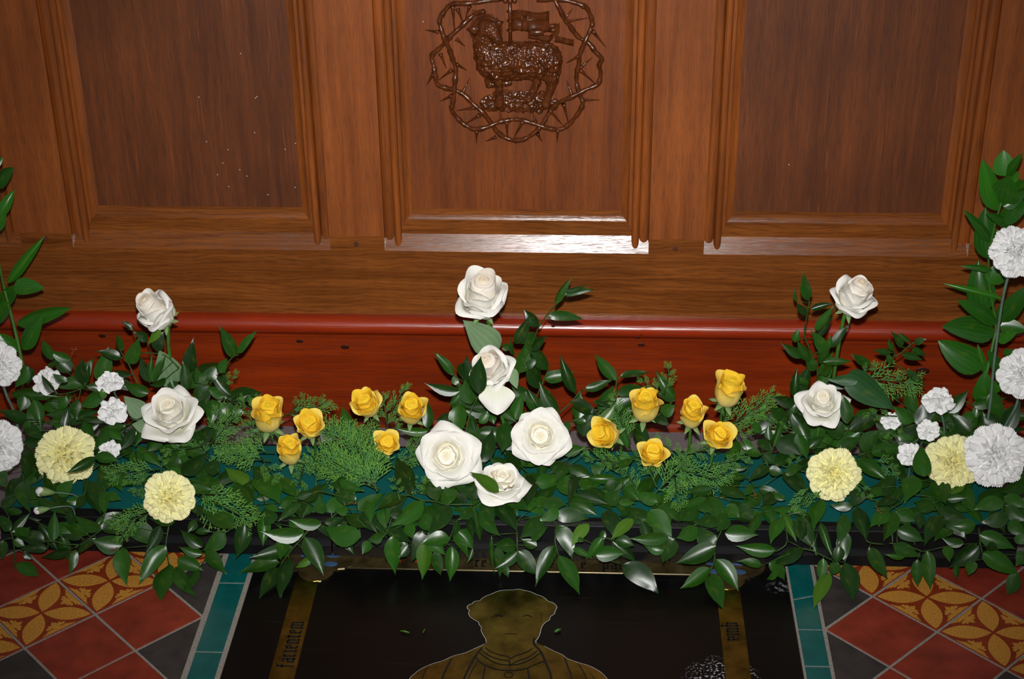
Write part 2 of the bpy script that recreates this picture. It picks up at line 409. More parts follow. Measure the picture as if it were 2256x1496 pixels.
def ccw(p):
    a = sum(p[i][0]*p[(i+1) % len(p)][1]-p[(i+1) % len(p)][0]*p[i][1] for i in range(len(p)))
    return p if a > 0 else p[::-1]
def motif():
    """encaustic inlay in tile coordinates, corners at (+-1, +-1)"""
    out = []
    for sx, sy in ((1, 1), (1, -1), (-1, 1), (-1, -1)):
        d = V((sx, sy)).normalized(); q = V((-d.y, d.x)); L = 1.29; W = .275; n = 10; P = []
        for k in range(n+1):
            t = k/n; P.append(d*(.05+L*t) + q*W*math.sin(PI*t)**.85)
        for k in range(n-1, 0, -1):
            t = k/n; P.append(d*(.05+L*t) - q*W*math.sin(PI*t)**.85)
        out.append([(p.x, p.y) for p in P])
    half = [(.030, 0), (.50, 0), (.44, .045), (.39, .04), (.37, .085), (.30, .08), (.30, .13), (.10, .13), (.10, .165), (.24, .165),
            (.28, .20), (.25, .26), (.18, .25), (.19, .31), (.13, .32), (.09, .28), (.07, .34), (.03, .38), (0, .44)]
    for a in range(4):
        c, s = math.cos(a*PI/2), math.sin(a*PI/2)
        for sgn in (1, -1):
            out.append([((x*sgn)*c-(1-.02-y)*s*1.0, (x*sgn)*s+(1-.02-y)*c) for x, y in half+[(0, 0)]])
    return out
MOT = motif()
def lattice(ox, oy, sx, xlim):
    a = V((.078*sx, -.078)); bb = V((.078*sx, .078)); o = V((ox, oy))
    for i in range(-4, 13):
        for j in range(-6, 11):
            c0 = o + a*i + bb*j
            P = ccw([tuple(c0), tuple(c0+a), tuple(c0+a+bb), tuple(c0+bb)])
            P = clip(P, -sx, 0, -sx*xlim); P = clip(P, 0, 1, TY) if P else P
            P = clip(P, 0, -1, 1.12) if P else P; P = clip(P, sx, 0, 1.25) if P else P
            P2 = []
            for p in P:
                if not P2 or (V(p)-V(P2[-1])).length > .002: P2.append(p)
            if len(P2) > 2 and (V(P2[0])-V(P2[-1])).length < .002: P2.pop()
            if len(P2) < 3: continue
            ar = abs(sum(P2[k][0]*P2[(k+1) % len(P2)][1]-P2[(k+1) % len(P2)][0]*P2[k][1] for k in range(len(P2))))/2
            if ar < 2.5e-4: continue
            full = ar > .0115
            if j % 4 == 1 and i >= -1: kind = 'e'
            elif (j % 4 in (0, 2) and i % 4 != 2 and (i, j) != (-1, 0)) or (j == -1 and i > 0): kind = 'r'
            else: kind = 'd'
            z = random.uniform(-.0004, .0003)
            if kind == 'e':
                cc = c0+(a+bb)*.5; ex = []
                for q in MOT:
                    Q = [tuple(cc + a*(x*.485) + bb*(y*.485)) for x, y in q]
                    Q = clip(Q, -sx, 0, -sx*xlim-.002) if not full else Q
                    Q = clip(Q, 0, 1, TY) if not full and Q else Q
                    if len(Q) > 2: ex.append(ccw(Q))
                poly_tile('encaustic_tile', P2, M_enc, z, extra=ex)
            else: poly_tile('red_tile' if kind == 'r' else 'dark_tile', P2, M_red if kind == 'r' else M_dark, z)
lattice(.342, -.542, 1, .3415)
lattice(-.541, -.5428, -1, -.5405)
def strip_tiles(xa, xb, joints, skew):
    ys = joints
    for (y0, s0), (y1, s1) in zip(ys, ys[1:]):
        poly_tile('green_border_tile', ccw([(xa, y0-s0), (xb, y0+s0), (xb, y1+s1), (xa, y1-s1)]), M_green, random.uniform(-.0003, .0004), .0012)
strip_tiles(-.5355, -.4955, [(TY, 0), (-.463, 0), (-.620, 0), (-.70, 0), (-.86, 0), (-1.02, 0), (-1.12, 0)], 0)
strip_tiles(.3038, .3395, [(TY, 0), (-.470, .006), (-.543, 0), (-.622, 0), (-.74, 0), (-.90, 0), (-1.06, 0), (-1.12, 0)], 0)
for xa, xb in ((-2.2, -1.02), (-1.018, -.42), (-.418, .19), (.192, .84), (.842, 2.0)):
    poly_tile('stone_slab', [(xa, -.36), (xb, -.36), (xb, -.0215), (xa, -.0215)], M_stone, 0, .001)

# ================================================================ memorial slab with brasses
mem = tag(empty('memorial_slab', (-.094, -.8, 0)), 'black memorial slab in the floor inlaid with an engraved brass figure and lettered brass strips', 'memorial')
O = V((-.094, -.8, 0))
def mb_(mb, name, mats, parent=mem, smooth=False):
    mb.v = [v-O for v in mb.v]; return mb.build(name, mats, parent, smooth)
s = MB(); s.box(SX0, SX1, -1.299, SY1, -.05, 0); mb_(s, 'slab', M_slab)
ZB = .0010
def brass_poly(name, poly, mat, parent=mem, edge=True, z=ZB, holes=None):
    t = MB(); n = len(poly); P = ccw(poly)
    t.v = [V((p[0], p[1], .0)) for p in P] + [V((p[0], p[1], z)) for p in P]
    t.f = [(i, (i+1) % n, n+(i+1) % n, n+i) for i in range(n)] + [tuple(n+i for i in range(n))]; t.m = [1]*n + [0]
    return mb_(t, name, [mat, M_edge], parent)
left = brass_poly('brass_strip', [(-.4226, -.44), (-.388, -.44), (-.388, -1.25), (-.4226, -1.25)], M_brass)
right = brass_poly('brass_strip', [(.1954, -.44), (.2296, -.44), (.2296, -1.25), (.1954, -1.25)], M_brass)
top = brass_poly('brass_strip', [(-.36, -.388), (.17, -.388), (.17, -.4212), (-.36, -.4212)], M_brass_dull)
def quatrefoil(cx, cy, r):
    P = []
    for q in range(4):
        a0 = q*PI/2
        for k in range(9):
            t = a0 - PI*.30 + PI*.60*k/8
            P.append((cx + math.cos(a0)*r*.62 + math.cos(a0+(k-4)/4*PI*.52)*r*.52, cy + math.sin(a0)*r*.62 + math.sin(a0+(k-4)/4*PI*.52)*r*.52))
        am = a0+PI/4
        P.append((cx+math.cos(am)*r*.93, cy+math.sin(am)*r*.93))
    return P
for cx in (-.395, .2125):
    cp = brass_poly('corner_plate', quatrefoil(cx, -.398, .052), M_brass_dull, z=.0014)
    for dx, dy in ((-.019, -.010), (.019, -.010), (-.020, .012), (.020, .012)):
        e = MB(); e.sphere((cx+dx, -.404+dy, .0014), .011, 10, 6, sc=(1, .6, .05)); mb_(e, 'enamel_field', M_enam, cp)
    for k in range(7):
        e = MB(); e.box(cx-.006+k*.002, cx-.0052+k*.002, -.412, -.388, .0014, .0018); mb_(e, 'engraved_line', M_engr, cp)
for x in (-.276, -.246):
    e = MB(); e.box(x-.004, x+.004, -.405, -.400, ZB, ZB+.0003); mb_(e, 'enamel_field', M_enamr, top)
# blackletter: each letter is a list of strokes (x0, y0, x1, y1, width) on a 1-high grid
GL = {
 'm': (1.06, [(.1, 0, .1, .95, .15), (.48, 0, .48, .95, .15), (.86, 0, .86, .95, .15), (.1, .92, .32, 1.05, .1), (.36, .92, .48, 1.05, .1), (.62, .92, .86, 1.05, .1), (.1, .05, .24, -.04, .1), (.48, .05, .62, -.04, .1), (.86, .05, 1.0, -.04, .1)]),
 'n': (.7, [(.1, 0, .1, .95, .15), (.5, 0, .5, .95, .15), (.1, .92, .32, 1.05, .1), (.3, 1.0, .5, .9, .12), (.1, .05, .24, -.04, .1), (.5, .05, .64, -.04, .1)]),
 'i': (.38, [(.14, 0, .14, .95, .15), (.02, .9, .2, 1.04, .1), (.14, .06, .3, -.04, .1), (.1, 1.12, .2, 1.2, .07)]),
 'u': (.7, [(.1, 0.05, .1, 1.0, .15), (.5, 0, .5, 1.0, .15), (.1, .06, .42, -.02, .12), (.0, .94, .2, 1.04, .1), (.4, .94, .6, 1.04, .1), (.5, .05, .66, -.04, .1)]),
 'a': (.64, [(.48, 0, .48, .9, .15), (.1, .05, .1, .5, .14), (.1, .5, .48, .58, .1), (.1, .05, .44, .0, .1), (.14, .88, .5, 1.02, .12), (.48, .05, .62, -.04, .1)]),
 'e': (.56, [(.1, .08, .1, .9, .15), (.1, .06, .44, .0, .12), (.1, .9, .4, 1.03, .12), (.42, .98, .42, .62, .12), (.12, .5, .44, .62, .07)]),
 'r': (.5, [(.12, 0, .12, .95, .15), (.02, .9, .22, 1.04, .1), (.2, .9, .42, 1.03, .14), (.12, .05, .28, -.04, .1)]),
 'c': (.5, [(.1, .08, .1, .92, .15), (.1, .06, .42, .0, .12), (.1, .94, .42, 1.02, .14)]),
 't': (.46, [(.14, .05, .14, 1.22, .15), (.02, .98, .4, .98, .1), (.14, .06, .38, .0, .12)]),
 'f': (.5, [(.14, -.1, .14, 1.3, .15), (.14, 1.3, .44, 1.42, .13), (.0, .92, .4, .92, .1)]),
 'p': (.7, [(.12, -.45, .12, 1.0, .15), (.52, .05, .52, .92, .15), (.12, .06, .5, .0, .11), (.12, .92, .5, 1.03, .12), (.0, -.42, .26, -.5, .1)]),
 'q': (.7, [(.5, -.45, .5, 1.0, .15), (.1, .05, .1, .92, .15), (.1, .06, .5, .0, .11), (.1, .92, .5, 1.03, .12), (.38, -.42, .64, -.5, .1)]),
 's': (.5, [(.12, .55, .12, .95, .15), (.42, .05, .42, .5, .15), (.12, .55, .42, .48, .14), (.06, .06, .42, .0, .12), (.12, .95, .44, 1.03, .13)]),
 'o': (.64, [(.1, .06, .1, .94, .15), (.5, .06, .5, .94, .15), (.1, .05, .5, .0, .11), (.1, .95, .5, 1.02, .11)]),
}
def write(text, origin, dx, dy, size, parent, spread=1.12, mat=M_engr, z=ZB+.0003):
    ox, oy = origin; X = V(dx); Y = V(dy); cur = 0.0
    for ch in text:
        if ch == ' ': cur += .6; continue
        wd, st = GL[ch]; t = MB()
        for x0, y0, x1, y1, wdt in st:
            a, b_ = V((x0, y0)), V((x1, y1)); wdt *= 1.5; d = (b_-a).normalized(); q = V((-d.y, d.x))*wdt/2; e = d*wdt*.25
            P = [a-e-q*.6, a-q, b_-q, b_+e-q*.4, b_+e+q*.4, b_+q, a+q, a-e+q*.4]
            P = [V((ox, oy)) + X*((cur+p.x)*size) + Y*(p.y*size) for p in P]
            t.prism(ccw([tuple(p) for p in P]), z-.0004, z)
        mb_(t, 'letter', mat, parent); cur += (wd+.06)*spread
# letter heights follow the strips
write('facientem', (-.3945, -.6505), (0, 1), (-1, 0), .0158, left, 1.10)
write('quia', (.2045, -.5335), (0, -1), (1, 0), .0152, right, 1.02)
write('pars', (.030, -.4125), (1, 0), (0, 1), .0150, top, 1.12)
write('i', (-.236, -.4125), (1, 0), (0, 1), .0150, top)
write('re', (-.160, -.4125), (1, 0), (0, 1), .0150, top)
write('se', (-.060, -.4125), (1, 0), (0, 1), .0150, top)
write('e', (-.002, -.4125), (1, 0), (0, 1), .0150, top)
# brass figure: outline traced on the floor, engraved lines a hair above the plate
def cz(x, y): p = onZ(880+x/4.178, 1220+y/4.178, ZB); return (p.x, p.y)
OUT = [(800, 825), (790, 780), (768, 745), (750, 700), (755, 680), (735, 655), (725, 628), (690, 610), (650, 580), (635, 545), (645, 525), (625, 505), (625, 485), (650, 465), (670, 460), (690, 440), (740, 432), (760, 412), (800, 388),
       (850, 370), (910, 345), (980, 335), (1050, 333), (1095, 327), (1150, 338), (1210, 352), (1260, 375), (1310, 392), (1345, 415), (1370, 438), (1410, 450), (1435, 470), (1450, 492), (1435, 525), (1425, 555), (1390, 580), (1380, 610), (1345, 632),
       (1320, 660), (1305, 690), (1295, 735), (1275, 780), (1255, 805), (1262, 822)]
SH = [(1330, 850), (1420, 895), (1500, 930), (1545, 965), (1640, 1000), (1740, 1030), (1830, 1075), (1890, 1125), (1925, 1180), (1950, 1300), (1960, 1480), (1940, 1700), (100, 1700), (60, 1480), (70, 1260), (95, 1150), (140, 1105), (200, 1060), (300, 1015), (400, 985), (500, 940), (600, 915), (700, 870)]
fig = brass_poly('brass_figure', [cz(*p) for p in OUT+SH], M_brass)
LINES = [([(785, 860), (850, 905), (940, 935), (1000, 945), (1018, 965), (1080, 935), (1160, 910), (1230, 870)], 8), ([(750, 885), (830, 940), (930, 975), (1000, 985), (1020, 1020), (1080, 990), (1190, 950), (1270, 890)], 9),
         ([(735, 905), (800, 960), (900, 1010), (1015, 1025), (1120, 1010), (1220, 965), (1300, 910)], 10), ([(700, 950), (760, 1010), (880, 1060), (1015, 1075), (1150, 1060), (1260, 1015), (1340, 985)], 11),
         ([(1015, 965), (1018, 1075)], 10), ([(765, 860), (700, 940), (640, 1050), (590, 1160), (560, 1260)], 17), ([(1250, 775), (1235, 800), (1245, 840), (1300, 900), (1350, 1010), (1390, 1110), (1410, 1250)], 19), ([(480, 965), (430, 1060), (390, 1160), (370, 1250)], 15),
         ([(1520, 955), (1550, 1040), (1580, 1120), (1600, 1250)], 14), ([(1640, 1005), (1690, 1080), (1725, 1160)], 8), ([(270, 1035), (230, 1090), (205, 1180)], 8), ([(790, 1040), (765, 1160), (755, 1260)], 13), ([(1180, 1060), (1195, 1160), (1200, 1260)], 15),
         ([(720, 990), (670, 1070), (630, 1160)], 7), ([(1750, 1090), (1800, 1150)], 6), ([(1015, 1140), (1015, 1300)], 7),
         ([(840, 590), (900, 560), (960, 575)], 6), ([(880, 580), (920, 570), (950, 585)], 9), ([(1130, 580), (1180, 565), (1220, 585)], 6), ([(1065, 590), (1070, 625)], 5), ([(960, 740), (1030, 735), (1090, 742)], 5), ([(1300, 540), (1310, 600), (1290, 640)], 5)]
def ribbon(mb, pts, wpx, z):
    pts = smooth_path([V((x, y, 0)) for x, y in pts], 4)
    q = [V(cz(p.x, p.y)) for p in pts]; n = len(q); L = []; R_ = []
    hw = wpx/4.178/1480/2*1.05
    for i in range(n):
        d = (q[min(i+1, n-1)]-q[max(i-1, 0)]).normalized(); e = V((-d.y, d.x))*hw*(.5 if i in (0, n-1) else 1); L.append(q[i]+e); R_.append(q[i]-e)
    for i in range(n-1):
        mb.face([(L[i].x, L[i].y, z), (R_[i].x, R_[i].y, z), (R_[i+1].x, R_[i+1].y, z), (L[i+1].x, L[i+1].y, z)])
t = MB(); ribbon(t, OUT[:1]+OUT[1:], 3.6, ZB+.0002); ribbon(t, SH[:12], 3, ZB+.0002); ribbon(t, SH[13:]+[(790, 828)], 3, ZB+.0002); mb_(t, 'edge_glint', M_glint, fig)  # bright glint along the plate outline, painted as a thin whitish ribbon
for pts, wpx in LINES:
    t = MB(); ribbon(t, pts, wpx, ZB+.0004); mb_(t, 'engraved_line', M_engr, fig)
t = MB(); ring = [(1005+38*math.cos(a*PI/10), 1115+24*math.sin(a*PI/10)) for a in range(21)]; ribbon(t, ring, 8, ZB+.0004); mb_(t, 'engraved_line', M_engr, fig)

# ================================================================ black ribbed trays with a teal-green filling
def tray(x0, x1, label):
    r = tag(empty('flower_tray', ((x0+x1)/2, -.29, 0)), label, 'tray', 'black trays in a row along the step')
    o = V(((x0+x1)/2, -.29, 0)); a, b_ = x0+.0012, x1-.0012
    t = MB()
    t.extrude([(-.180, .001), (-.3925, .001), (-.3925, .018), (-.390, .0265), (-.3865, .0285), (-.3865, .058), (-.383, .065), (-.374, .066), (-.374, .056), (-.186, .056), (-.186, .063), (-.180, .063)],
              lambda p: (a, p[0], p[1]), lambda p: (b_, p[0], p[1]))
    t.v = [v-o for v in t.v]; t.build('tray_body', M_black, r)
    t = MB(); n = int((b_-a)/.00215)
    for k in range(n):
        x = a + (b_-a)*(k+.5)/n
        t.box(x-.0006, x+.0006, -.3880, -.386, .030, .0575); t.box(x-.0006, x+.0006, -.3937, -.3915, .002, .018)
        t.box(x-.0006, x+.0006, -.394, -.3745, .0655, .0668)
    t.v = [v-o for v in t.v]; tag(t.build('ribs', M_black, r), 'fine vertical ribs', kind='stuff')
    for k in range(2):
        xa = a+.003+(b_-a-.006)*k/2; xb = a+.003+(b_-a-.006)*(k+1)/2-.0015
        t = MB(); t.box(xa, xb, -.3725, -.1875, .050, .0645); t.v = [v-o for v in t.v]
        fo = t.build('filling_block', M_teal, r); fo.data.polygons.foreach_set('use_smooth', [False]*6)
tray(-.882, -.376, 'black ribbed tray with teal green top, under the flowers at the left end')
tray(-.376, .130, 'black ribbed tray with teal green top, under the white roses in the middle')
tray(.130, .640, 'black ribbed tray with teal green top, under the flowers at the right end')

# ================================================================ carved relief on the centre panel
RY = .0222
def rp(x, y, depth=0.0):
    """relief tracing coordinates to a point standing 'depth' proud of the panel"""
    return onY(900+x/4.533, y/4.533, RY-depth)
RS = 1/4.533/1335                                        # tracing pixel in metres
rel = tag(empty('carved_relief', rp(1080, 640)), 'dark carved wooden lamb with a flag inside a wreath of thorns on the centre panel', 'carving')
RO = rp(1080, 640)
def rb(mb, name, mat, parent=rel, smooth=True):
    mb.v = [v-RO for v in mb.v]; return mb.build(name, mat, parent, smooth)
S1 = [(940, -20), (700, 20), (560, 35), (430, 40), (360, 110), (310, 200), (330, 300), (365, 400), (400, 470), (430, 560), (470, 680), (465, 800), (455, 920), (440, 1040), (430, 1100), (500, 1190), (570, 1250), (660, 1290), (780, 1270), (900, 1220), (1000, 1200), (1080, 1192), (1190, 1215), (1300, 1250), (1420, 1285), (1520, 1290), (1590, 1250), (1650, 1190), (1720, 1090), (1740, 1020), (1710, 940), (1680, 840), (1680, 740), (1700, 640), (1720, 520), (1770, 400), (1820, 290), (1835, 220), (1800, 110), (1750, 60), (1640, 20), (1480, -10), (1280, 5)]
S2 = [(760, 115), (680, 130), (600, 190), (520, 270), (430, 350), (380, 410), (300, 490), (230, 560), (250, 650), (265, 740), (290, 840), (380, 880), (470, 900), (560, 950), (650, 1040), (740, 1120), (820, 1220), (880, 1310), (960, 1370), (1050, 1400), (1150, 1390), (1250, 1330), (1330, 1250), (1390, 1150), (1450, 1060), (1530, 1010), (1640, 960), (1780, 890), (1890, 840), (1920, 740), (1905, 650), (1930, 580), (1870, 520), (1800, 430), (1700, 370), (1620, 270), (1560, 190), (1510, 90), (1460, 0), (1440, -40)]
for k, S in enumerate((S1, S2)):
    n = len(S); dep = [(.0075 + .003*math.sin(i*1.15 + k*PI)) for i in range(n)]
    pts = smooth_path([rp(x, y, d) for (x, y), d in zip(S, dep)], 4)
    rad = [.0037*(1+.16*math.sin(i*1.9)+.14*math.sin(i*.73+1)) for i in range(len(pts))]
    t = MB(); t.tube(pts, rad, 8); rb(t, 'branch', MW['carve'])
TH = [((440, 60), (462, 330)), ((490, 90), (550, 235)), ((610, 60), (570, 180)), ((640, 120), (785, 118)), ((300, 320), (165, 298)), ((480, 390), (565, 465)), ((320, 540), (378, 685)), ((480, 640), (585, 705)), ((245, 740), (180, 850)), ((430, 700), (300, 800)),
      ((545, 920), (612, 780)), ((435, 955), (312, 1012)), ((660, 1075), (480, 1105)), ((710, 1150), (555, 1245)), ((680, 1310), (678, 1432)), ((870, 1370), (768, 1412)), ((925, 1200), (912, 1120)), ((980, 1220), (990, 1400)), ((1140, 1215), (1050, 1380)),
      ((1270, 1220), (1240, 1130)), ((1290, 1335), (1333, 1415)), ((1490, 1300), (1483, 1422)), ((1410, 1100), (1545, 1255)), ((1550, 1040), (1598, 1235)), ((1735, 1000), (1912, 996)), ((1630, 940), (1578, 800)), ((1710, 680), (1840, 570)), ((1715, 700), (1875, 845)), ((1700, 560), (1572, 632)), ((1840, 310), (1972, 472)), ((1570, 215), (1790, 180)), ((1555, 195), (1640, 85))]
for (x0, y0), (x1, y1) in TH:
    a, b_ = rp(x0, y0, .007), rp(x1, y1, .0045); m_ = a.lerp(b_, .4)
    t = MB(); t.tube([a, a.lerp(b_, .12), m_, b_], [.0040, .0027, .0018, .0003], 6); rb(t, 'thorn', MW['carve'])
# lamb: solid forms merged by voxel remeshing into continuous wood
def capsule(mb, p, q, r0, r1, flat=.75, seg=12):
    n = 6
    for i in range(n+1):
        c = p.lerp(q, i/n); mb.sphere(c, r0+(r1-r0)*i/n, seg, 8, sc=(1, flat, 1))
def remesh(name, mb, vox, mat, disp=0, dscale=.01, sm=4):
    me = mesh(name+'_src', mb.v, mb.f, mat); o = bpy.data.objects.new(name+'_src', me); COL.objects.link(o)
    r = o.modifiers.new('r', 'REMESH'); r.mode = 'VOXEL'; r.voxel_size = vox
    s_ = o.modifiers.new('s', 'SMOOTH'); s_.iterations = sm; s_.factor = .5
    if disp:
        tx = bpy.data.textures.new(name, 'VORONOI'); tx.noise_scale = dscale; tx.noise_intensity = 1.3
        d = o.modifiers.new('d', 'DISPLACE'); d.texture = tx; d.texture_coords = 'GLOBAL'; d.strength = disp; d.mid_level = .5
        tx2 = bpy.data.textures.new(name+'b', 'CLOUDS'); tx2.noise_scale = dscale*.7
        d = o.modifiers.new('d2', 'DISPLACE'); d.texture = tx2; d.texture_coords = 'GLOBAL'; d.strength = disp*.8; d.mid_level = .5
    bpy.context.view_layer.update()
    dg = bpy.context.evaluated_depsgraph_get(); m2 = bpy.data.meshes.new_from_object(o.evaluated_get(dg))
    bpy.data.objects.remove(o, do_unlink=True)
    m2.name = name; m2.polygons.foreach_set('use_smooth', [True]*len(m2.polygons))
    if not m2.materials: m2.materials.append(mat)
    for v_ in m2.vertices: v_.co -= RO
    return m2
R = lambda px: px*RS
D = .011
bm_ = MB()
capsule(bm_, rp(870, 610, D), rp(1350, 600, D), R(185), R(175), .6)
capsule(bm_, rp(800, 560, D), rp(760, 430, D), R(135), R(108), .6)
capsule(bm_, rp(1330, 640, D), rp(1410, 690, D), R(150), R(100), .6)
capsule(bm_, rp(900, 640, D), rp(880, 760, D), R(110), R(62), .7)
capsule(bm_, rp(1410, 690, D), rp(1425, 800, D), R(90), R(62), .7)
capsule(bm_, rp(760, 430, D), rp(790, 340, D), R(105), R(100), .65)
lamb = add('fleece', remesh('fleece', bm_, .0011, MW['carve'], .0034, .006, 2), rel)
h = MB()
capsule(h, rp(775, 300, .013), rp(825, 285, .014), R(92), R(88), .8)
capsule(h, rp(820, 300, .017), rp(868, 372, .020), R(78), R(56), .8)
capsule(h, rp(868, 372, .020), rp(893, 398, .021), R(56), R(46), .85)
capsule(h, rp(760, 400, .012), rp(800, 330, .013), R(96), R(88), .7)
add('head', remesh('head', h, .0009, MW['carve'], .0010, .003, 3), rel)
for x, y in ((905, 398), (880, 412)):
    e = MB(); e.sphere(rp(x, y, .0305), R(9), 8, 6); rb(e, 'nostril', MW['peg'])
for q in ((720, 300, 580, 285, 38), (860, 240, 945, 215, 28)):
    e = MB(); capsule(e, rp(q[0], q[1], .014), rp((q[0]+q[2])/2, (q[1]+q[3])/2+8, .016), R(q[4]), R(q[4]*1.1), .6); capsule(e, rp((q[0]+q[2])/2, (q[1]+q[3])/2+8, .016), rp(q[2], q[3], .013), R(q[4]), R(8), .6)
    add('ear', remesh('ear', e, .0008, MW['carve'], 0, 1, 3), rel)
for x, y in ((800, 335), (872, 296)):
    e = MB(); e.sphere(rp(x, y, .0275), R(17), 10, 8); rb(e, 'eye', MW['peg'])
for L in ([(885, 740, 75), (905, 860, 42), (908, 950, 38), (905, 1040, 46)], [(1425, 780, 70), (1430, 860, 46), (1400, 950, 36), (1370, 1045, 44)], [(1240, 740, 44), (1285, 820, 42), (1250, 900, 34), (1195, 985, 40)], [(810, 700, 40), (790, 800, 32), (800, 850, 30), (1010, 830, 26)]):
    e = MB()
    for a, b_ in zip(L, L[1:]): capsule(e, rp(a[0], a[1], .010), rp(b_[0], b_[1], .010), R(a[2]), R(b_[2]), .75)
    add('leg', remesh('leg', e, .0009, MW['carve'], .0008, .006, 3), rel)
e = MB(); capsule(e, rp(1460, 590, .010), rp(1480, 700, .012), R(34), R(40), .7); capsule(e, rp(1480, 700, .012), rp(1478, 775, .012), R(40), R(28), .7)
add('tail', remesh('tail', e, .0009, MW['carve'], .0016, .005, 2), rel)
g = MB(); random.seed(5)
for k in range(30):
    x = random.uniform(800, 1430); y = 960+random.random()*130
    a_ = random.choice((-.5, .35, .8, -.9)); l_ = random.uniform(40, 95)
    capsule(g, rp(x-l_*math.cos(a_)*.5, y-l_*math.sin(a_)*.4, .002), rp(x+l_*math.cos(a_)*.5, y+l_*math.sin(a_)*.4, .004), R(random.uniform(14, 26)), R(random.uniform(8, 18)), .75, 8)
capsule(g, rp(790, 1030, .000), rp(1440, 1040, .000), R(72), R(60), .35); capsule(g, rp(860, 1075, .001), rp(1300, 1095, .001), R(45), R(38), .4); capsule(g, rp(900, 950, .000), rp(1330, 950, .000), R(50), R(44), .35)
add('rocky_ground', remesh('rocky_ground', g, .0009, MW['carve'], .0024, .008, 1), rel)
# halo, staff, banner
t = MB(); n = 40; cx, cy = 775, 300
for k in range(n):
    a0, a1 = 2*PI*k/n, 2*PI*(k+1)/n
    ri, ro = 140, 168
    q = lambda a, r, d: rp(cx+math.cos(a)*r, cy+math.sin(a)*r, d)
    t.face([q(a0, 0, .003), q(a0, ri, .003), q(a1, ri, .003)]); t.face([q(a0, ri, .003), q(a0, ri+4, .006), q(a1, ri+4, .006), q(a1, ri, .003)])
    t.face([q(a0, ri+4, .006), q(a0, ro-3, .006), q(a1, ro-3, .006), q(a1, ri+4, .006)]); t.face([q(a0, ro-3, .006), q(a0, ro, -.001), q(a1, ro, -.001), q(a1, ro-3, .006)])
rb(t, 'halo', MW['carve'], smooth=False)
t = MB(); t.tube([rp(1012, -60, .008), rp(1014, 200, .008), rp(1018, 460, .008)], [R(18)]*3, 8); st = rb(t, 'staff', MW['carve'])
t = MB()
for dx, dy in ((-46, 8), (48, 8), (-4, -16), (2, 12)): t.sphere(rp(1012+dx, dy, .009), R(24), 10, 8)
rb(t, 'finial', MW['carve'], st)
for y in (112, 205, 300):
    t = MB(); t.tube([rp(1014+30*math.cos(a), y+10*math.sin(a), .008+.005*math.sin(a*1.0)) for a in [k*PI/6 for k in range(13)]], R(7), 6); rb(t, 'binding_ring', MW['carve'], st)
def sheet(name, rows, parent=rel, mat=None):
    """rows: list of lists of (x, y, depth); a carved cloth with thickness"""
    t = MB(); nr, nc = len(rows), len(rows[0])
    for off in (0, -.0022):
        for r_ in rows:
            for x, y, d in r_: t.v.append(rp(x, y, d+off))
    N = nr*nc
    for i in range(nr-1):
        for j in range(nc-1):
            a = i*nc+j; t.f.append((a, a+1, a+nc+1, a+nc)); t.f.append((N+a, N+a+nc, N+a+nc+1, N+a+1)); t.m += [0, 0]
    for i in range(nr-1):
        for j in (0, nc-1):
            a = i*nc+j; t.f.append((a, a+nc, N+a+nc, N+a)); t.m.append(0)
    for j in range(nc-1):
        for i in (0, nr-1):
            a = i*nc+j; t.f.append((a, a+1, N+a+1, N+a)); t.m.append(0)
    return rb(t, name, mat or MW['carve'], parent, True)
rows = []
for k in range(8):
    f = k/7; y0 = 112 + 205*f
    rows.append([(1030+375*g_/10, y0 - 14*math.sin(g_*.62+.4) + (0 if k < 7 else 0), .007+.0022*math.sin(g_*.8)+.001*math.sin(k*1.3)) for g_ in range(11)])
ban = sheet('banner', rows)
t = MB()
for x in (1130, 1190):
    t.tube([rp(x, 120, .011), rp(x+4, 210, .0115), rp(x+2, 310, .011)], R(7), 5)
t.tube([rp(1035, 190, .010), rp(1200, 200, .0118), rp(1390, 185, .010)], R(7), 5); rb(t, 'banner_cross', MW['carve'], ban)
t = MB(); a, b_ = rp(1205, 325, .0105), rp(1350, 318, .0105); t.tube([a.lerp(b_, k/6) for k in range(7)], [R(36)*(.72 + .28*math.sin(PI*k/6)) for k in range(7)], 12); rb(t, 'banner_fold', MW['carve'], ban)
path = smooth_path([V((1195, 350, .006)), V((1290, 368, .0075)), V((1400, 385, .006)), V((1440, 350, .011)), V((1470, 285, .009)), V((1510, 262, .012)), V((1490, 330, .010)), V((1460, 385, .008)), V((1520, 395, .011)), V((1585, 415, .007)), V((1650, 425, .010))], 4)
sheet('streamer', [[(p.x, p.y - 30 + 62*f, p.z+.001*math.sin(f*PI)) for p in path] for f in (0, .33, .66, 1)], ban)
for A, B in (((1375, 262), (1475, 258)), ((1405, 300), (1470, 300))):
    t = MB(); t.tube([rp(A[0], A[1], .006), rp(B[0], B[1], .009)], [R(20), R(24)], 10); rb(t, 'banner_fold', MW['carve'], ban)
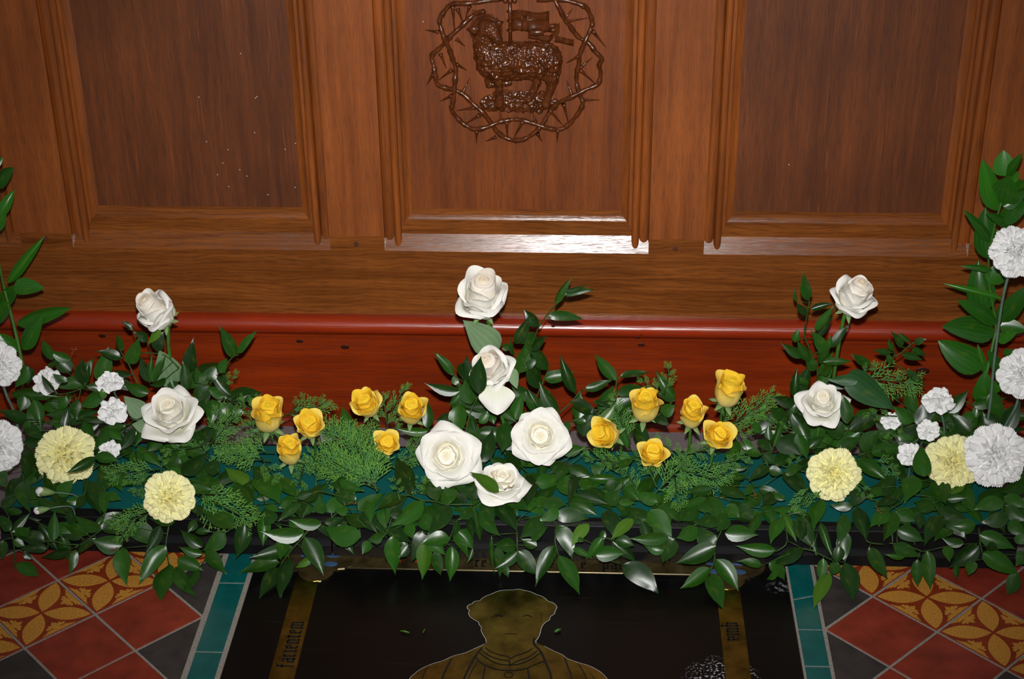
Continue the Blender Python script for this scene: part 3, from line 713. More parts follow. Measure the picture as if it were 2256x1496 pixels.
# ================================================================ foliage data: block = tracing origin and scale; S = sprig (stem points); then leaves: base x y, tip x y, width, flag
LEAVES = """
B 0 980
S 1545,740 1520,900 1525,960 1545,1090
1120 945 1155 1290 150
1515 920 1270 1290 150
1190 750 1440 940 170 -
1465 745 1320 1020 110
1545 1095 1450 1440 150
1600 705 1345 665 90
S 1120,780 1118,870 1115,945
1115 920 830 865 170
930 780 1140 600 200 -
S 930,775 830,850 725,920
880 860 690 1030 75
690 960 625 1195 75
640 965 365 1030 82
805 830 560 715 110
755 850 540 815 60
915 775 680 650 100
665 725 630 560 70
890 740 965 630 60
S 410,880 500,885 600,910 720,915
488 878 500 590 100
410 895 130 810 130
435 950 160 960 90
S 80,650 90,760 125,900 140,1170
105 800 275 620 82
130 830 270 760 110
30 870 10 1070 75
150 1090 365 1215 110
130 870 235 930 80
220 980 300 1050 60
90 790 -40 640 100
200 620 -20 560 62
10 560 190 440 100
S 240,0 200,280 260,560
250 40 240 290 120
215 40 70 230 90
180 300 20 510 140
0 255 50 385 100
210 330 265 615 120
340 490 620 640 82
S 900,160 890,200 780,210
870 110 610 245 88 +
870 100 1075 145 95 +
990 160 890 460 150
1090 180 1100 415 135
770 330 915 635 140
960 425 965 640 82
970 470 1100 505 80
770 460 690 580 72
545 470 680 320 120
S 1240,60 1290,345
1230 60 1260 190 130
1662 170 1450 130 120
1662 260 1470 250 120
1290 345 1000 380 60
890 190 750 220 45
B 400 980
S 560,725 470,760 400,805
460 775 175 590 160
575 735 492 1050 150
400 800 180 970 150
190 935 -10 760 112
190 1000 -30 930 90
-40 1050 205 1155 130
230 955 412 1198 130
-60 1130 122 1388 112
150 1140 5 1350 82
130 690 55 800 82
130 800 270 800 62
S 1170,770 1100,860 1010,960 900,1110
1130 850 1300 1200 165
1020 940 615 1030 132
900 1080 510 1165 126
900 1130 710 1402 122
980 1040 890 1405 136
1190 1030 1035 1125 72 y
960 840 900 1060 120
745 630 735 925 118
1110 810 720 800 146
1280 720 980 690 112
S 380,370 530,310 620,330 700,420 780,540
615 335 380 190 112 y
740 305 640 180 112
370 390 40 325 132
480 340 650 560 152
680 290 890 512 190
870 295 1060 482 112
S 1150,520 1230,430 1370,450 1600,510
1150 520 1275 330 82
1055 480 1205 440 82
1600 510 1370 450 132
1640 850 1290 735 190
1290 630 1265 465 110
S 1090,520 1110,770
1000 520 890 572 82
830 720 745 560 172
1090 530 880 702 82
1110 530 1080 662 80
1185 560 1110 662 80
680 550 645 702 80
440 430 660 640 172 -
S -20,300 330,370
10 270 260 70 152
340 250 180 170 132
60 410 300 410 92
100 560 180 650 92
S 1310,720 1500,560
1410 410 1530 230 112
1440 340 1680 425 82
1520 590 1400 605 112
1310 720 1500 655 82
1690 760 1480 620 182
B 800 980
S 1020,550 930,545 760,545 660,520 530,505 430,465 360,460
440 450 290 90 152
370 470 95 595 122
550 515 245 742 152
665 515 590 290 116
790 550 570 818 142
780 540 740 370 132
930 540 790 395 122
1000 470 920 415 102
990 575 868 680 92
1020 575 1070 902 88
1110 480 1200 752 122
560 560 640 712 150 -
S 1190,420 1160,480 1180,600
1290 440 1532 602 132
1190 470 1395 765 142
1240 425 960 240 98 +y
1110 450 825 380 112
1090 430 910 318 92
1060 620 1260 830 102
1330 480 1405 650 92
S 860,680 800,840 760,920
790 850 515 905 132
560 895 550 1248 142 y
540 785 435 1080 142
410 920 315 1042 92
600 890 755 1012 112
650 980 720 1204 112
810 930 785 1258 126
830 800 955 1048 92
870 780 1015 955 132
860 700 830 840 62
965 650 1000 835 72
1000 950 950 1092 42
545 640 640 792 122
S 220,800 170,860 130,920
280 830 290 1198 142
215 765 440 890 142
390 730 450 860 102
200 580 205 762 112
-20 620 120 795 132
30 510 60 704 92
180 830 40 862 102
50 880 -10 1005 92
300 570 345 700 112
S 1400,700 1410,850 1410,970
1420 970 1615 1202 152
1410 980 1200 1138 112
1400 940 1195 908 142
1640 640 1430 850 152
1230 930 1245 1235 92
1280 1080 1335 1220 72
1180 830 1195 1204 38
1590 930 1440 860 92
1590 560 1720 480 92
1545 880 1690 740 92
B 1200 980
S 0,640 100,730 95,880 125,1010
120 735 250 1052 148
130 1015 325 1384 142
95 920 -95 1296 132
130 590 -60 690 102
100 650 420 678 142
-20 530 205 558 132
400 720 245 930 106 y
S 210,200 240,260 240,490 200,530
270 275 205 532 74
130 290 290 462 122
220 490 480 632 152
290 450 590 548 132
580 545 700 412 132
560 400 700 350 92
330 400 470 338 102
225 195 450 292 112
510 270 410 188 112
660 305 375 295 92
S 400,20 560,180 650,240 700,260
650 215 530 20 88
650 190 830 90 112
150 160 40 256 92
210 190 105 322 82
165 70 380 30 112
460 40 720 -20 92
S 720,300 715,420 760,500
730 380 860 512 92
1030 530 810 448 112
680 520 835 540 72
1000 430 1030 562 82
S 850,680 780,740
930 680 725 560 152
780 600 680 652 52
560 600 615 828 142
810 680 610 872 102 y
900 700 975 952 112
1130 840 775 850 118
960 600 1180 908 212
1090 520 1260 770 162 -
1190 860 1075 1092 152
1100 960 905 910 112
S 540,850 470,960 450,1030
470 1010 740 1000 142
620 880 860 1078 112
650 870 820 930 112
720 1095 1050 1370 192
530 850 370 1058 102
540 780 490 905 62
480 950 450 1032 42
260 950 440 1042 62
310 850 360 885 62
S 1620,780 1560,920 1555,1050 1520,1150 1530,1200
1510 1130 1240 1322 126
1525 1195 1640 1502 142
1570 1050 1772 1346 152
1570 925 1190 1082 166
1560 910 1390 740 162
1600 700 1370 720 122
1500 480 1600 722 132
1480 490 1240 582 92
1400 570 1235 692 112
1400 560 1505 622 82
1535 400 1275 426 98
1500 320 1265 318 72
1400 760 1205 852 132
1662 620 1580 795 122
B 1600 980
S 330,380 320,560
-60 380 205 492 102
345 540 425 748 112
440 420 330 562 92
300 400 550 482 92
440 450 552 502 62
530 250 680 442 112
S 200,190 210,320 390,210
390 200 200 332 92
340 90 455 186 92
320 90 140 68 82
390 220 530 262 92
540 270 730 190 92
250 360 170 452 62
190 200 50 222 42
60 310 180 270 82
S 500,600 560,880 450,980
500 610 645 888 88 y
650 660 805 956 152
520 660 400 895 112
870 500 788 768 122
450 965 80 918 126
710 960 372 1068 126
315 620 168 838 82
110 560 280 692 122
0 560 130 672 152
-10 810 300 832 152
590 580 418 596 62
720 600 608 632 52
740 620 690 862 112
S 700,950 790,970 850,1000 980,1060
400 1075 550 1252 112
470 1160 358 1232 62
325 1105 98 1060 78
890 1040 868 1272 92
950 1175 800 1494 112 y
1090 1080 1160 1444 162
1030 1080 948 1202 102
1040 930 1008 1092 102
1090 800 1090 1082 132
860 710 990 1064 72
1085 640 1012 906 112
790 780 850 1045 52
S 1170,500 1260,800 1300,890 1440,910
1310 935 1486 1237 122
1190 560 1290 858 132
1160 560 938 545 82
1120 490 1300 480 152
B 1856 980
S 140,100 300,50
150 140 402 322 132
265 70 588 28 112
750 290 718 -32 152 +
S 540,280 560,500 440,590 330,750
640 280 555 508 152
480 285 268 482 132
350 390 238 462 82
500 490 298 556 82
820 340 952 552 172
960 500 1142 490 82
S 840,540 890,620 930,700
890 590 1186 697 142
1130 390 1202 614 112
1120 350 963 446 64 y
910 650 748 913 132
940 690 1126 862 126
830 600 648 508 132
820 480 758 602 92
490 600 692 712 142
700 620 705 784 92
1220 730 1008 740 132
1000 780 838 872 102
S 1490,560 1480,480 1440,740
1480 520 1198 592 132
1520 650 1262 702 132
1700 340 1438 443 112
1480 480 1692 582 112
1490 560 1692 702 122
1530 690 1692 832 122
S 1250,760 1260,900 1285,1010 1280,1050
1250 820 1602 947 152
1250 920 958 1120 152
1290 990 1652 1204 166
1320 930 1432 962 82
1600 1180 1498 1382 132
1200 1060 1153 1206 102
1050 1100 1035 1234 62
950 930 982 1082 92
1570 860 1722 902 92
1700 1000 1588 1104 132
S 430,900 590,925 740,980
470 930 728 1032 122
570 1030 393 1000 52
780 970 812 1340 126
690 1050 690 1312 102
1110 900 898 850 92
500 770 762 882 142
450 600 378 902 132
440 620 258 742 112
B 0 700
S 1275,630 1180,430 1105,310
1110 375 878 298 92
1105 310 1058 148 66
1180 425 1272 178 112
1200 520 1028 470 66
1360 690 1128 588 112
S 1640,460 1500,340 1280,320
1215 110 1113 28 52
1350 215 1228 125 82
1440 305 1502 128 112
1380 590 1283 348 92
1370 600 1390 358 62
1400 590 1512 338 82
1520 560 1368 622 72
S 750,610 740,650 720,760
650 385 448 298 92
480 390 388 198 82
650 490 488 318 132
740 600 750 368 112
780 620 822 388 76
760 590 478 642 112
500 680 378 508 62 +
620 580 473 508 62 +
S 740,650 550,700 110,690
100 690 552 707 112
220 720 178 864 132
925 690 713 812 132
910 650 778 630 62
700 750 700 935 92
650 840 413 892 92
S 610,700 600,860 590,1030
590 1030 620 815 92
600 720 518 852 92
460 770 524 844 72
310 750 370 1008 112
250 930 -12 838 102
280 960 188 1004 82
250 990 402 1114 102
S 700,940 900,930 1160,990
770 950 830 1164 92
980 1020 858 1214 102
1150 1000 888 1032 72
740 920 1062 930 62
1000 1030 1112 1114 92
1220 1020 1078 1224 102
1320 940 1223 1184 92
1320 870 1178 912 92
440 450 552 400 52
S 250,430 200,660
230 440 128 645 132
260 450 258 625 102
B 340 680
S 770,425 720,440 600,580 500,700
735 440 593 155 112
770 410 932 202 66
600 590 672 448 82
470 640 562 518 152
660 590 608 568 32
300 740 258 468 102
370 680 380 542 62
S 700,800 650,830 530,1060
700 800 478 552 92
640 800 478 728 112
500 700 348 894 132
660 830 638 716 72
700 840 884 758 52
680 860 692 1000 122
530 830 498 1075 122
590 1060 548 1254 112
340 1150 474 1204 92
140 1260 242 1464 102
B 700 760
S 320,800 230,900 130,900
310 800 223 552 112
130 900 68 736 122
360 880 392 758 82
S 1480,450 1420,560 1380,680 1360,820
1245 275 1058 62 82
1420 365 1358 106 132
1475 450 1495 92 152 +
1400 540 1348 306 132
1300 420 972 354 102
1315 420 1193 558 76
1270 370 1260 258 62
1290 260 1342 158 62
S 1010,780 1200,700 1300,560
1250 650 1068 692 112
1300 550 1290 864 162
1240 720 1080 742 102
1010 770 984 466 98
1010 785 712 770 82
1480 1080 1602 748 142
1720 710 1680 985 172
1390 800 1452 954 82
1490 720 1562 586 82
1400 640 1444 774 62
1580 640 1612 724 72
B 1080 600
S 700,150 660,230 600,300 520,390 430,530 380,660 270,900 250,1050
590 285 722 48 72
690 160 902 120 42
680 210 964 150 62
525 400 872 426 92
445 490 323 333 102
235 650 356 402 102
370 550 360 758 112
370 710 514 576 82
260 925 332 636 132
190 850 292 768 62
330 880 432 798 82
215 760 210 598 42
110 690 204 680 72
S 450,1275 410,1275 210,1360
210 1360 312 1086 112
410 1275 323 1078 62
450 1260 328 1068 62
620 1290 453 998 122
490 1275 542 1078 116
240 1260 322 1302 42
100 1260 242 1374 82
S 620,1300 740,1190 830,1080
775 1105 648 762 102
865 1075 1132 974 82
750 1185 1002 1302 122
S 1195,950 1155,1000 1150,1180
1150 990 958 736 108
1195 955 1462 904 76
1165 1115 1452 1058 112
950 1180 1112 1232 62
990 1400 1147 1203 112 y
850 1500 942 1248 152
880 1380 738 1354 62
700 1360 690 1494 62
S 1690,1160 1560,1290 1500,1330
1690 1150 1528 896 102
1690 1170 1518 1108 92
1560 1280 1692 1208 122
1500 1330 1642 1404 82
B 1560 600
S 1000,960 990,850 910,650 880,560 905,390 930,260
925 255 888 0 88
810 270 795 142 32
905 395 813 276 62
940 340 1153 283 62
985 530 1152 298 78
990 600 1148 396 72
790 640 832 522 66
885 765 667 638 92
1070 735 943 531 98
1125 690 1307 476 78
1100 700 1116 576 52
1020 830 1116 688 82
1050 820 1324 810 72
970 900 898 748 92
940 820 828 638 82
1040 930 1142 858 82
S 830,1190 800,1170 770,1290
790 1160 810 876 88
920 1020 757 978 62
800 1195 588 1133 112
700 1310 568 1228 122
700 1310 618 1500 62
470 1470 408 1338 82
830 1190 748 1384 82
770 1290 942 1504 112
S 1270,1385 1280,1440 1260,1480
1280 1385 1223 1106 112 +
1290 1440 1612 1288 132
1490 850 1318 738 62
B 1600 780
S 1100,700 1060,800 1020,860
1075 740 868 643 162
1240 880 1422 688 142
1060 870 1242 768 112
470 780 682 924 192
620 540 772 854 142
650 730 742 974 112
760 860 902 748 92
S 420,900 340,910 80,960
400 790 388 638 72
430 850 532 558 62
150 790 272 874 92
290 790 402 894 92
80 800 120 964 102
0 900 92 994 122
1190 560 1402 498 102
1110 690 1028 608 112
1370 630 1532 712 82
B 1856 620
S 760,950 680,900 560,800 460,750 480,660
450 650 283 624 56
470 640 428 536 46
450 750 393 648 52
250 770 88 658 62
580 820 762 944 72
S 480,690 540,650 620,580 660,555
545 600 448 456 62
620 550 522 452 46
665 570 768 533 62
640 620 784 690 58
555 670 744 720 68
S 650,1200 660,1280 690,1330
650 1210 620 932 118
660 1280 478 1128 142
700 1320 762 1076 152
450 1060 553 1050 62
500 1430 662 1452 72
S 970,1200 1190,1380
970 1200 1162 998 122
1180 1395 968 1198 122
1210 1250 1078 1240 112
1000 1360 1072 1444 82
1170 1430 1292 1328 82
S 1330,1000 1400,1250
1300 1240 1462 1312 112
1350 1020 1512 1274 142
1490 1370 1642 1086 152
"""
# broad-leaved tall stems: origin, scale, stem (full-frame pixels), leaves
TALL = [
 ((1980, 320), 3.4, [(2158, 960), (2160, 900), (2168, 850), (2188, 755), (2194, 715), (2178, 610), (2184, 530), (2206, 446)], """
740 490 648 138 135
800 230 785 36 165
800 240 917 72 62
775 430 830 232 185
850 280 887 186 62
870 320 992 258 62
780 460 962 328 112
760 560 972 408 132
690 720 508 488 72
670 850 648 470 165
840 610 676 513 62
690 1040 782 866 135
700 935 470 900 48
640 1240 598 880 195
770 1150 338 1046 52
740 1330 468 1163 105
750 1320 962 1066 135
760 1360 962 1382 115
715 1400 333 1340 195
740 1470 872 1388 82
B 1856 620 4.155
1290 790 883 540 245
1260 1115 1312 826 160
1240 1330 1250 1106 115
1310 840 1238 578 72
1470 880 1348 638 112
1340 1000 1502 916 92
1470 660 1562 628 62
1420 545 1592 463 92
"""),
 ((0, 330), 2.623, [(52, 815), (36, 740), (20, 675), (8, 630), (-4, 570)], """
45 770 241 513 58
80 792 256 800 92
95 1002 393 909 78
130 1155 227 962 85
95 790 -40 950 70
55 880 -22 1012 60
105 1165 0 1058 80
-30 205 57 103 70
0 380 81 238 62
-10 470 22 298 50
-25 90 15 42 40
"""),
]
# conifer sprigs: base -> tip in full-frame pixels
CONIFER = [((1606, 940), (1714, 864)), ((1592, 936), (1606, 852)), ((1600, 946), (1658, 956)), ((1466, 858), (1476, 796)), ((1452, 862), (1404, 832)), ((1384, 966), (1342, 870)), ((1362, 1022), (1280, 1002)), ((1446, 1084), (1524, 1006)), ((1490, 1032), (1610, 1066)), ((1488, 1056), (1494, 1124)), ((1404, 1082), (1372, 1026)), ((1540, 1036), (1628, 1046)),
 ((1786, 1072), (1754, 1134)), ((1822, 1070), (1796, 1098)), ((1888, 1064), (1920, 1100)), ((1776, 1000), (1732, 1016)), ((1915, 1008), (1982, 1042)), ((1893, 832), (2030, 846)), ((1892, 828), (1932, 799)), ((1962, 916), (1902, 912)), ((1938, 960), (1990, 952)), ((1740, 952), (1676, 916)),
 ((582, 922), (522, 878)), ((572, 896), (565, 866)), ((634, 914), (732, 882)), ((642, 906), (672, 866)), ((606, 972), (532, 926)), ((592, 996), (472, 994)), ((474, 968), (484, 884)), ((468, 972), (532, 906)), ((490, 846), (527, 818)), ((584, 1014), (476, 1000)), ((438, 1092), (566, 1153)), ((440, 1088), (522, 1090)), ((580, 1016), (614, 1064)), ((666, 1040), (654, 1096)), ((696, 1064), (692, 990)),
 ((825, 1072), (716, 922)), ((824, 1070), (700, 996)), ((826, 1072), (762, 932)), ((828, 1072), (796, 936)), ((822, 1074), (708, 1020)), ((859, 916), (898, 843)), ((854, 940), (844, 864)), ((868, 946), (884, 908)), ((894, 1016), (938, 956)), ((858, 1030), (932, 994)), ((880, 1076), (946, 1058)), ((878, 1090), (866, 1050)),
 ((344, 1034), (230, 1052)), ((338, 1042), (296, 1092)), ((344, 1126), (240, 1164)), ((302, 1132), (258, 1198)), ((356, 1030), (362, 986)), ((1500, 1012), (1440, 962)), ((1500, 1004), (1572, 986)), ((1470, 1050), (1532, 1062)), ((1442, 1062), (1408, 984)), ((1396, 1010), (1330, 1026)), ((1580, 1022), (1652, 1008)), ((1626, 926), (1692, 900)), ((640, 1014), (704, 1032)), ((560, 964), (538, 1012)), ((1530, 1030), (1470, 1018)), ((430, 985), (360, 994)), ((452, 1002), (420, 950))]
# ================================================================ foliage building
random.seed(11)
LT = [0, .03, .10, .22, .36, .52, .68, .82, .93, 1]
LW = [.03, .14, .33, .47, .5, .45, .32, .15, .045, .0]
def leaf_mesh(name, mat, bend, sickle, fold, wid=LW, wave=0.0):
    vs, fs, uv = [], [], []
    cols = (-1, -.5, 0, .5, 1)
    for t, h in zip(LT, wid):
        for c in cols:
            z = -bend*(t**2)*1.0 + bend*.5*t - fold*abs(c)*h*.55 + wave*math.sin(t*9+c)*.02*abs(c)
            vs.append((t, c*h + sickle*math.sin(PI*t)*1.0, z)); uv.append((t, .5+c*.5))
    n = len(cols)
    for i in range(len(LT)-1):
        for j in range(n-1): fs.append((i*n+j, (i+1)*n+j, (i+1)*n+j+1, i*n+j+1))
    me = mesh(name, vs, fs, mat, smooth=True)
    ul = me.uv_layers.new(name='uv')
    for l in me.loops: ul.data[l.index].uv = uv[l.vertex_index]
    return me
LV = [leaf_mesh('leaf', M_leaf, b, s, f, wave=wv) for b, s, f, wv in ((.10, .10, .35, 0), (.22, -.12, .2, 1), (.34, .08, .45, 0), (.16, -.06, -.25, 1), (-.10, .1, .3, 0), (.28, .16, .1, 1))]
LVY = [leaf_mesh('leaf', M_leafy, .2, .1, .35), leaf_mesh('leaf', M_leafy, .12, -.1, .2)]
WB = [.04, .2, .38, .49, .5, .45, .36, .24, .10, .0]
LVB = [leaf_mesh('leaf', M_leafb, b, s, f, WB) for b, s, f in ((.14, .05, .3), (.22, -.06, .2), (.08, .04, -.3), (.28, .03, .4))]
LR = leaf_mesh('leaf', M_rleaf, .12, 0, .25, [.03, .22, .40, .5, .5, .43, .31, .18, .07, 0], 1)
LRP = leaf_mesh('leaf', M_rleafp, .10, 0, .2, [.03, .22, .40, .5, .5, .43, .31, .18, .07, 0], 1)
def place_leaf(me, parent, a, b, wpx, jitter=.45, name='leaf', facing=None):
    ax = (b-a); L = ax.length; mid = (a+b)/2
    k = px_m(mid); x = ax.normalized()
    n = facing if facing is not None else ((CAM-mid).normalized()*.75 + V((0, -.15, .45)) + V((random.gauss(0, 1), random.gauss(0, 1), random.gauss(0, 1)))*jitter*.55)
    z = (n - x*n.dot(x)); z = z.normalized() if z.length > 1e-4 else x.orthogonal().normalized()
    if z.dot((CAM-mid).normalized()) < .12: z = (z + (CAM-mid).normalized()*.45); z = (z-x*z.dot(x)).normalized()
    y = z.cross(x)
    W = 1.06*wpx/k / max(.5, abs(z.dot((CAM-mid).normalized())))**.5
    if W > L*.85: W = L*.85
    m = Matrix.Identity(4)
    for i in range(3): m[i][0] = x[i]*L; m[i][1] = y[i]*W; m[i][2] = z[i]*L; m[i][3] = a[i]-parent.location[i]
    return add(name, me, parent, mat=m)
def rel_build(mb, name, mat, parent, smooth=True):
    o = parent.location.copy(); mb.v = [v-o for v in mb.v]; return mb.build(name, mat, parent, smooth)
SPRIGS = []            # (root, pixel centre, kind)
def ruscus(stem_px, leaves, deeper=0.0):
    """leaves: (bx, by, tx, ty, w, flag) in full-frame pixels"""
    lift0 = random.uniform(.0, .008)-deeper
    if not stem_px:
        bs = sorted([(l[0], l[1]) for l in leaves]); stem_px = bs if len(bs) > 1 else [bs[0], (bs[0][0]+8, bs[0][1]+20)]
    pts = [onG(u, v, lift0+.002) for u, v in stem_px]
    c = sum((onG((l[0]+l[2])/2, (l[1]+l[3])/2, 0) for l in leaves), V((0, 0, 0)))/len(leaves)
    root = empty('ruscus_sprig', pts[0])
    t = MB(); sm = smooth_path(pts, 4); t.tube(sm, [.0011]*len(sm), 5)
    for i, (bx, by, tx, ty, wpx, fl) in enumerate(leaves):
        lf = lift0 + random.uniform(0, .012) + (.088 if '+' in fl else 0) - (.015 if '-' in fl else 0)
        a = onG(bx, by, lf); b = onG(tx, ty, lf+random.uniform(-.006, .010))
        if b.z < .004 or a.z < .004:
            for p in (a, b):
                if p.z < .004: p += (CAM-p).normalized()*((.004-p.z)/((CAM-p).normalized().z))
        me = random.choice(LVY) if 'y' in fl else random.choice(LV)
        place_leaf(me, root, a, b, wpx)
        q = min(sm, key=lambda s: (s-a).length)
        if (q-a).length < .07: t.tube([a, a.lerp(q, .5)+V((0, 0, .001)), q], [.0006, .0007, .0008], 4)
    rel_build(t, 'stem', M_stemd, root)
    SPRIGS.append((root, to_px(c), 'ruscus', len(leaves), leaves)); return root
blk = None; cur = None; todo = []
for ln in LEAVES.strip().splitlines():
    p = ln.split()
    if p[0] == 'B': ox, oy = float(p[1]), float(p[2]); continue
    if p[0] == 'S':
        cur = ([(ox+float(q.split(',')[0])/4.155, oy+float(q.split(',')[1])/4.155) for q in p[1:]], []); todo.append(cur); continue
    q = [float(x)/4.155 for x in p[:5]]
    cur[1].append((ox+q[0], oy+q[1], ox+q[2], oy+q[3], q[4], p[5] if len(p) > 5 else ''))
for st, lv in todo: ruscus(st, lv)
# shaded sprigs filling the depth of the garland behind the ones in front
def filler(u, v, ang, n, L=78, deeper=.022):
    lv = []; st = []
    for k in range(n+1): st.append((u+math.cos(ang)*k*26, v+math.sin(ang)*k*26+2*k*k*.4))
    for k in range(n):
        a = ang + (1 if k % 2 else -1)*random.uniform(.5, 1.0); s = st[k+1]; l = L*random.uniform(.75, 1.15)
        lv.append((s[0], s[1], s[0]+math.cos(a)*l, s[1]+math.sin(a)*l, l*random.uniform(.34, .44), ''))
    ruscus(st, lv, deeper)
for u, v, ang, n in ((20, 870, .3, 5), (90, 930, .2, 5), (200, 960, .1, 5), (300, 1000, -.3, 5), (20, 1060, .2, 5), (40, 1130, .4, 4), (150, 870, -.5, 4), (370, 880, -.9, 4), (420, 930, -.7, 4), (400, 1040, .2, 5), (540, 1090, .3, 4), (640, 1110, .2, 4),
    (990, 930, -.8, 4), (1010, 880, 1.0, 5), (1130, 900, .9, 5), (1080, 960, .7, 5), (1250, 940, -.5, 4), (1300, 900, .2, 4), (1050, 1060, .2, 5), (900, 1080, .2, 5), (1250, 1060, .2, 5), (1180, 880, -1.2, 3), (1120, 830, 1.2, 3),
    (1640, 960, -.2, 5), (1700, 930, .3, 5), (1760, 980, .1, 5), (1850, 940, .2, 5), (1900, 990, .1, 5), (1960, 950, -.2, 5), (2040, 920, .2, 5), (2100, 960, .3, 4), (2120, 880, .5, 4), (1980, 1060, .3, 5), (2080, 1090, .2, 5), (1880, 1090, .2, 5), (1740, 890, -.6, 4), (2180, 930, .8, 4), (1560, 1090, .2, 5), (1680, 1020, .1, 4), (30, 960, .6, 4), (1380, 1090, .1, 5), (760, 1120, .1, 5), (2190, 1080, .3, 3)):
    filler(u, v, ang, n)

# tall broad-leaved stems at the two ends
def ontall(u, v, y): return onY(u, v, y)
for k, (org, scl, stem, data) in enumerate(TALL):
    yy = -.135
    pts = [onY(u, v, yy - .06*max(0, (v-720)/240) if k == 0 else yy-.07*max(0, (v-640)/180)) for u, v in stem]
    root = empty('tall_ruscus_stem', pts[0])
    tag(root, ('tall upright stem of broad green leaves against the wall, at the right edge' if k == 0 else 'tall upright stem of broad green leaves cut by the left edge of the picture'), 'foliage')
    t = MB(); sm = smooth_path(pts, 5); t.tube(sm, [.0034-.0018*i/len(sm) for i in range(len(sm))], 7); rel_build(t, 'stem', M_stem, root)
    s2, o2 = scl, org
    for i, ln in enumerate(data.strip().splitlines()):
        if ln[0] == 'B': q = ln.split(); o2 = (float(q[1]), float(q[2])); s2 = float(q[3]); continue
        q = [float(x)/s2 for x in ln.split()]
        bu, bv = o2[0]+q[0], o2[1]+q[1]
        ys = min(sm, key=lambda p: abs(to_px(p)[1]-bv)).y
        a = onY(bu, bv, ys-.004); b_ = onY(o2[0]+q[2], o2[1]+q[3], ys-random.uniform(-.012, .03))
        place_leaf(random.choice(LVB), root, a, b_, q[4], .3)

# conifer sprigs: flat sprays of scale leaves
def branchlet_mesh(seed):
    rnd = random.Random(seed); t = MB(); n = 9
    def twig(p, d, L, r, tipm):
        k = max(3, int(L/.055)); pts = []; rad = []
        for i in range(k+1):
            f = i/k; pts.append(p + d*(L*f) + V((0, 0, rnd.gauss(0, .006)*f))); rad.append(r*(1-.55*f)*(1.25 if i % 2 else .8))
        h = max(1, int(k*.6)); t.tube(pts[:h+1], rad[:h+1], 4, 0); t.tube(pts[h:], rad[h:], 4, tipm)
    twig(V((0, 0, 0)), V((1, 0, 0)), 1.0, .030, 1)
    for i in range(n):
        f = .10+.84*i/n; s = 1 if i % 2 else -1; a = s*rnd.uniform(.55, .78)
        L = (.36*(1-f)+.14)*rnd.uniform(.8, 1.15); p = V((f, 0, 0)); d = V((math.cos(a), math.sin(a), rnd.uniform(-.15, .12)))
        twig(p, d, L, .027, 1)
        if L > .36:
            for g in (.35, .65):
                a2 = a - s*.7; twig(p+d*(L*g), V((math.cos(a2), math.sin(a2), 0)), L*.4, .024, 1)
    return mesh('branchlet', t.v, t.f, [M_conif, M_conift], t.m, True)
BR = [branchlet_mesh(s) for s in (1, 2, 3, 4)]
for ci, ((bu, bv), (tu, tv)) in enumerate(CONIFER):
    lf = -.004 + .0065*(ci % 5)
    a = onG(bu, bv, lf); b_ = onG(tu, tv, lf+random.uniform(0, .008)); ax = b_-a; L = ax.length; x = ax.normalized(); mid = (a+b_)/2
    root = empty('conifer_sprig', a)
    n_ = (CAM-mid).normalized() + V((random.gauss(0, .3), random.gauss(0, .3), random.gauss(0, .3))); z = (n_-x*n_.dot(x)).normalized(); y = z.cross(x)
    t = MB(); t.tube([a-x*.01, a.lerp(b_, .5)+z*.002, a.lerp(b_, .95)], [.0011, .0009, .0005], 5); rel_build(t, 'stem', M_stemd, root)
    n = max(4, int(L/.010))
    for i in range(n+1):
        f = i/n
        if i == n: ang, l = 0, L*.34
        else: ang = (1 if i % 2 else -1)*random.uniform(.5, .75); l = min(L*.5, .055)*(1-.45*f)*random.uniform(.85, 1.15); f = .06+.86*f
        if i == n: f = .68
        d = x*math.cos(ang)+y*math.sin(ang)+z*random.uniform(-.12, .16); d.normalize()
        zz = (z-d*z.dot(d)).normalized(); yy_ = zz.cross(d); m = Matrix.Identity(4); p = a.lerp(b_, f)-a
        for r in range(3): m[r][0] = d[r]*l; m[r][1] = yy_[r]*l*1.0; m[r][2] = zz[r]*l; m[r][3] = p[r]
        add('branchlet', BR[i % 4], root, mat=m)
    SPRIGS.append((root, ((bu+tu)/2, (bv+tv)/2), 'conifer', n, None))
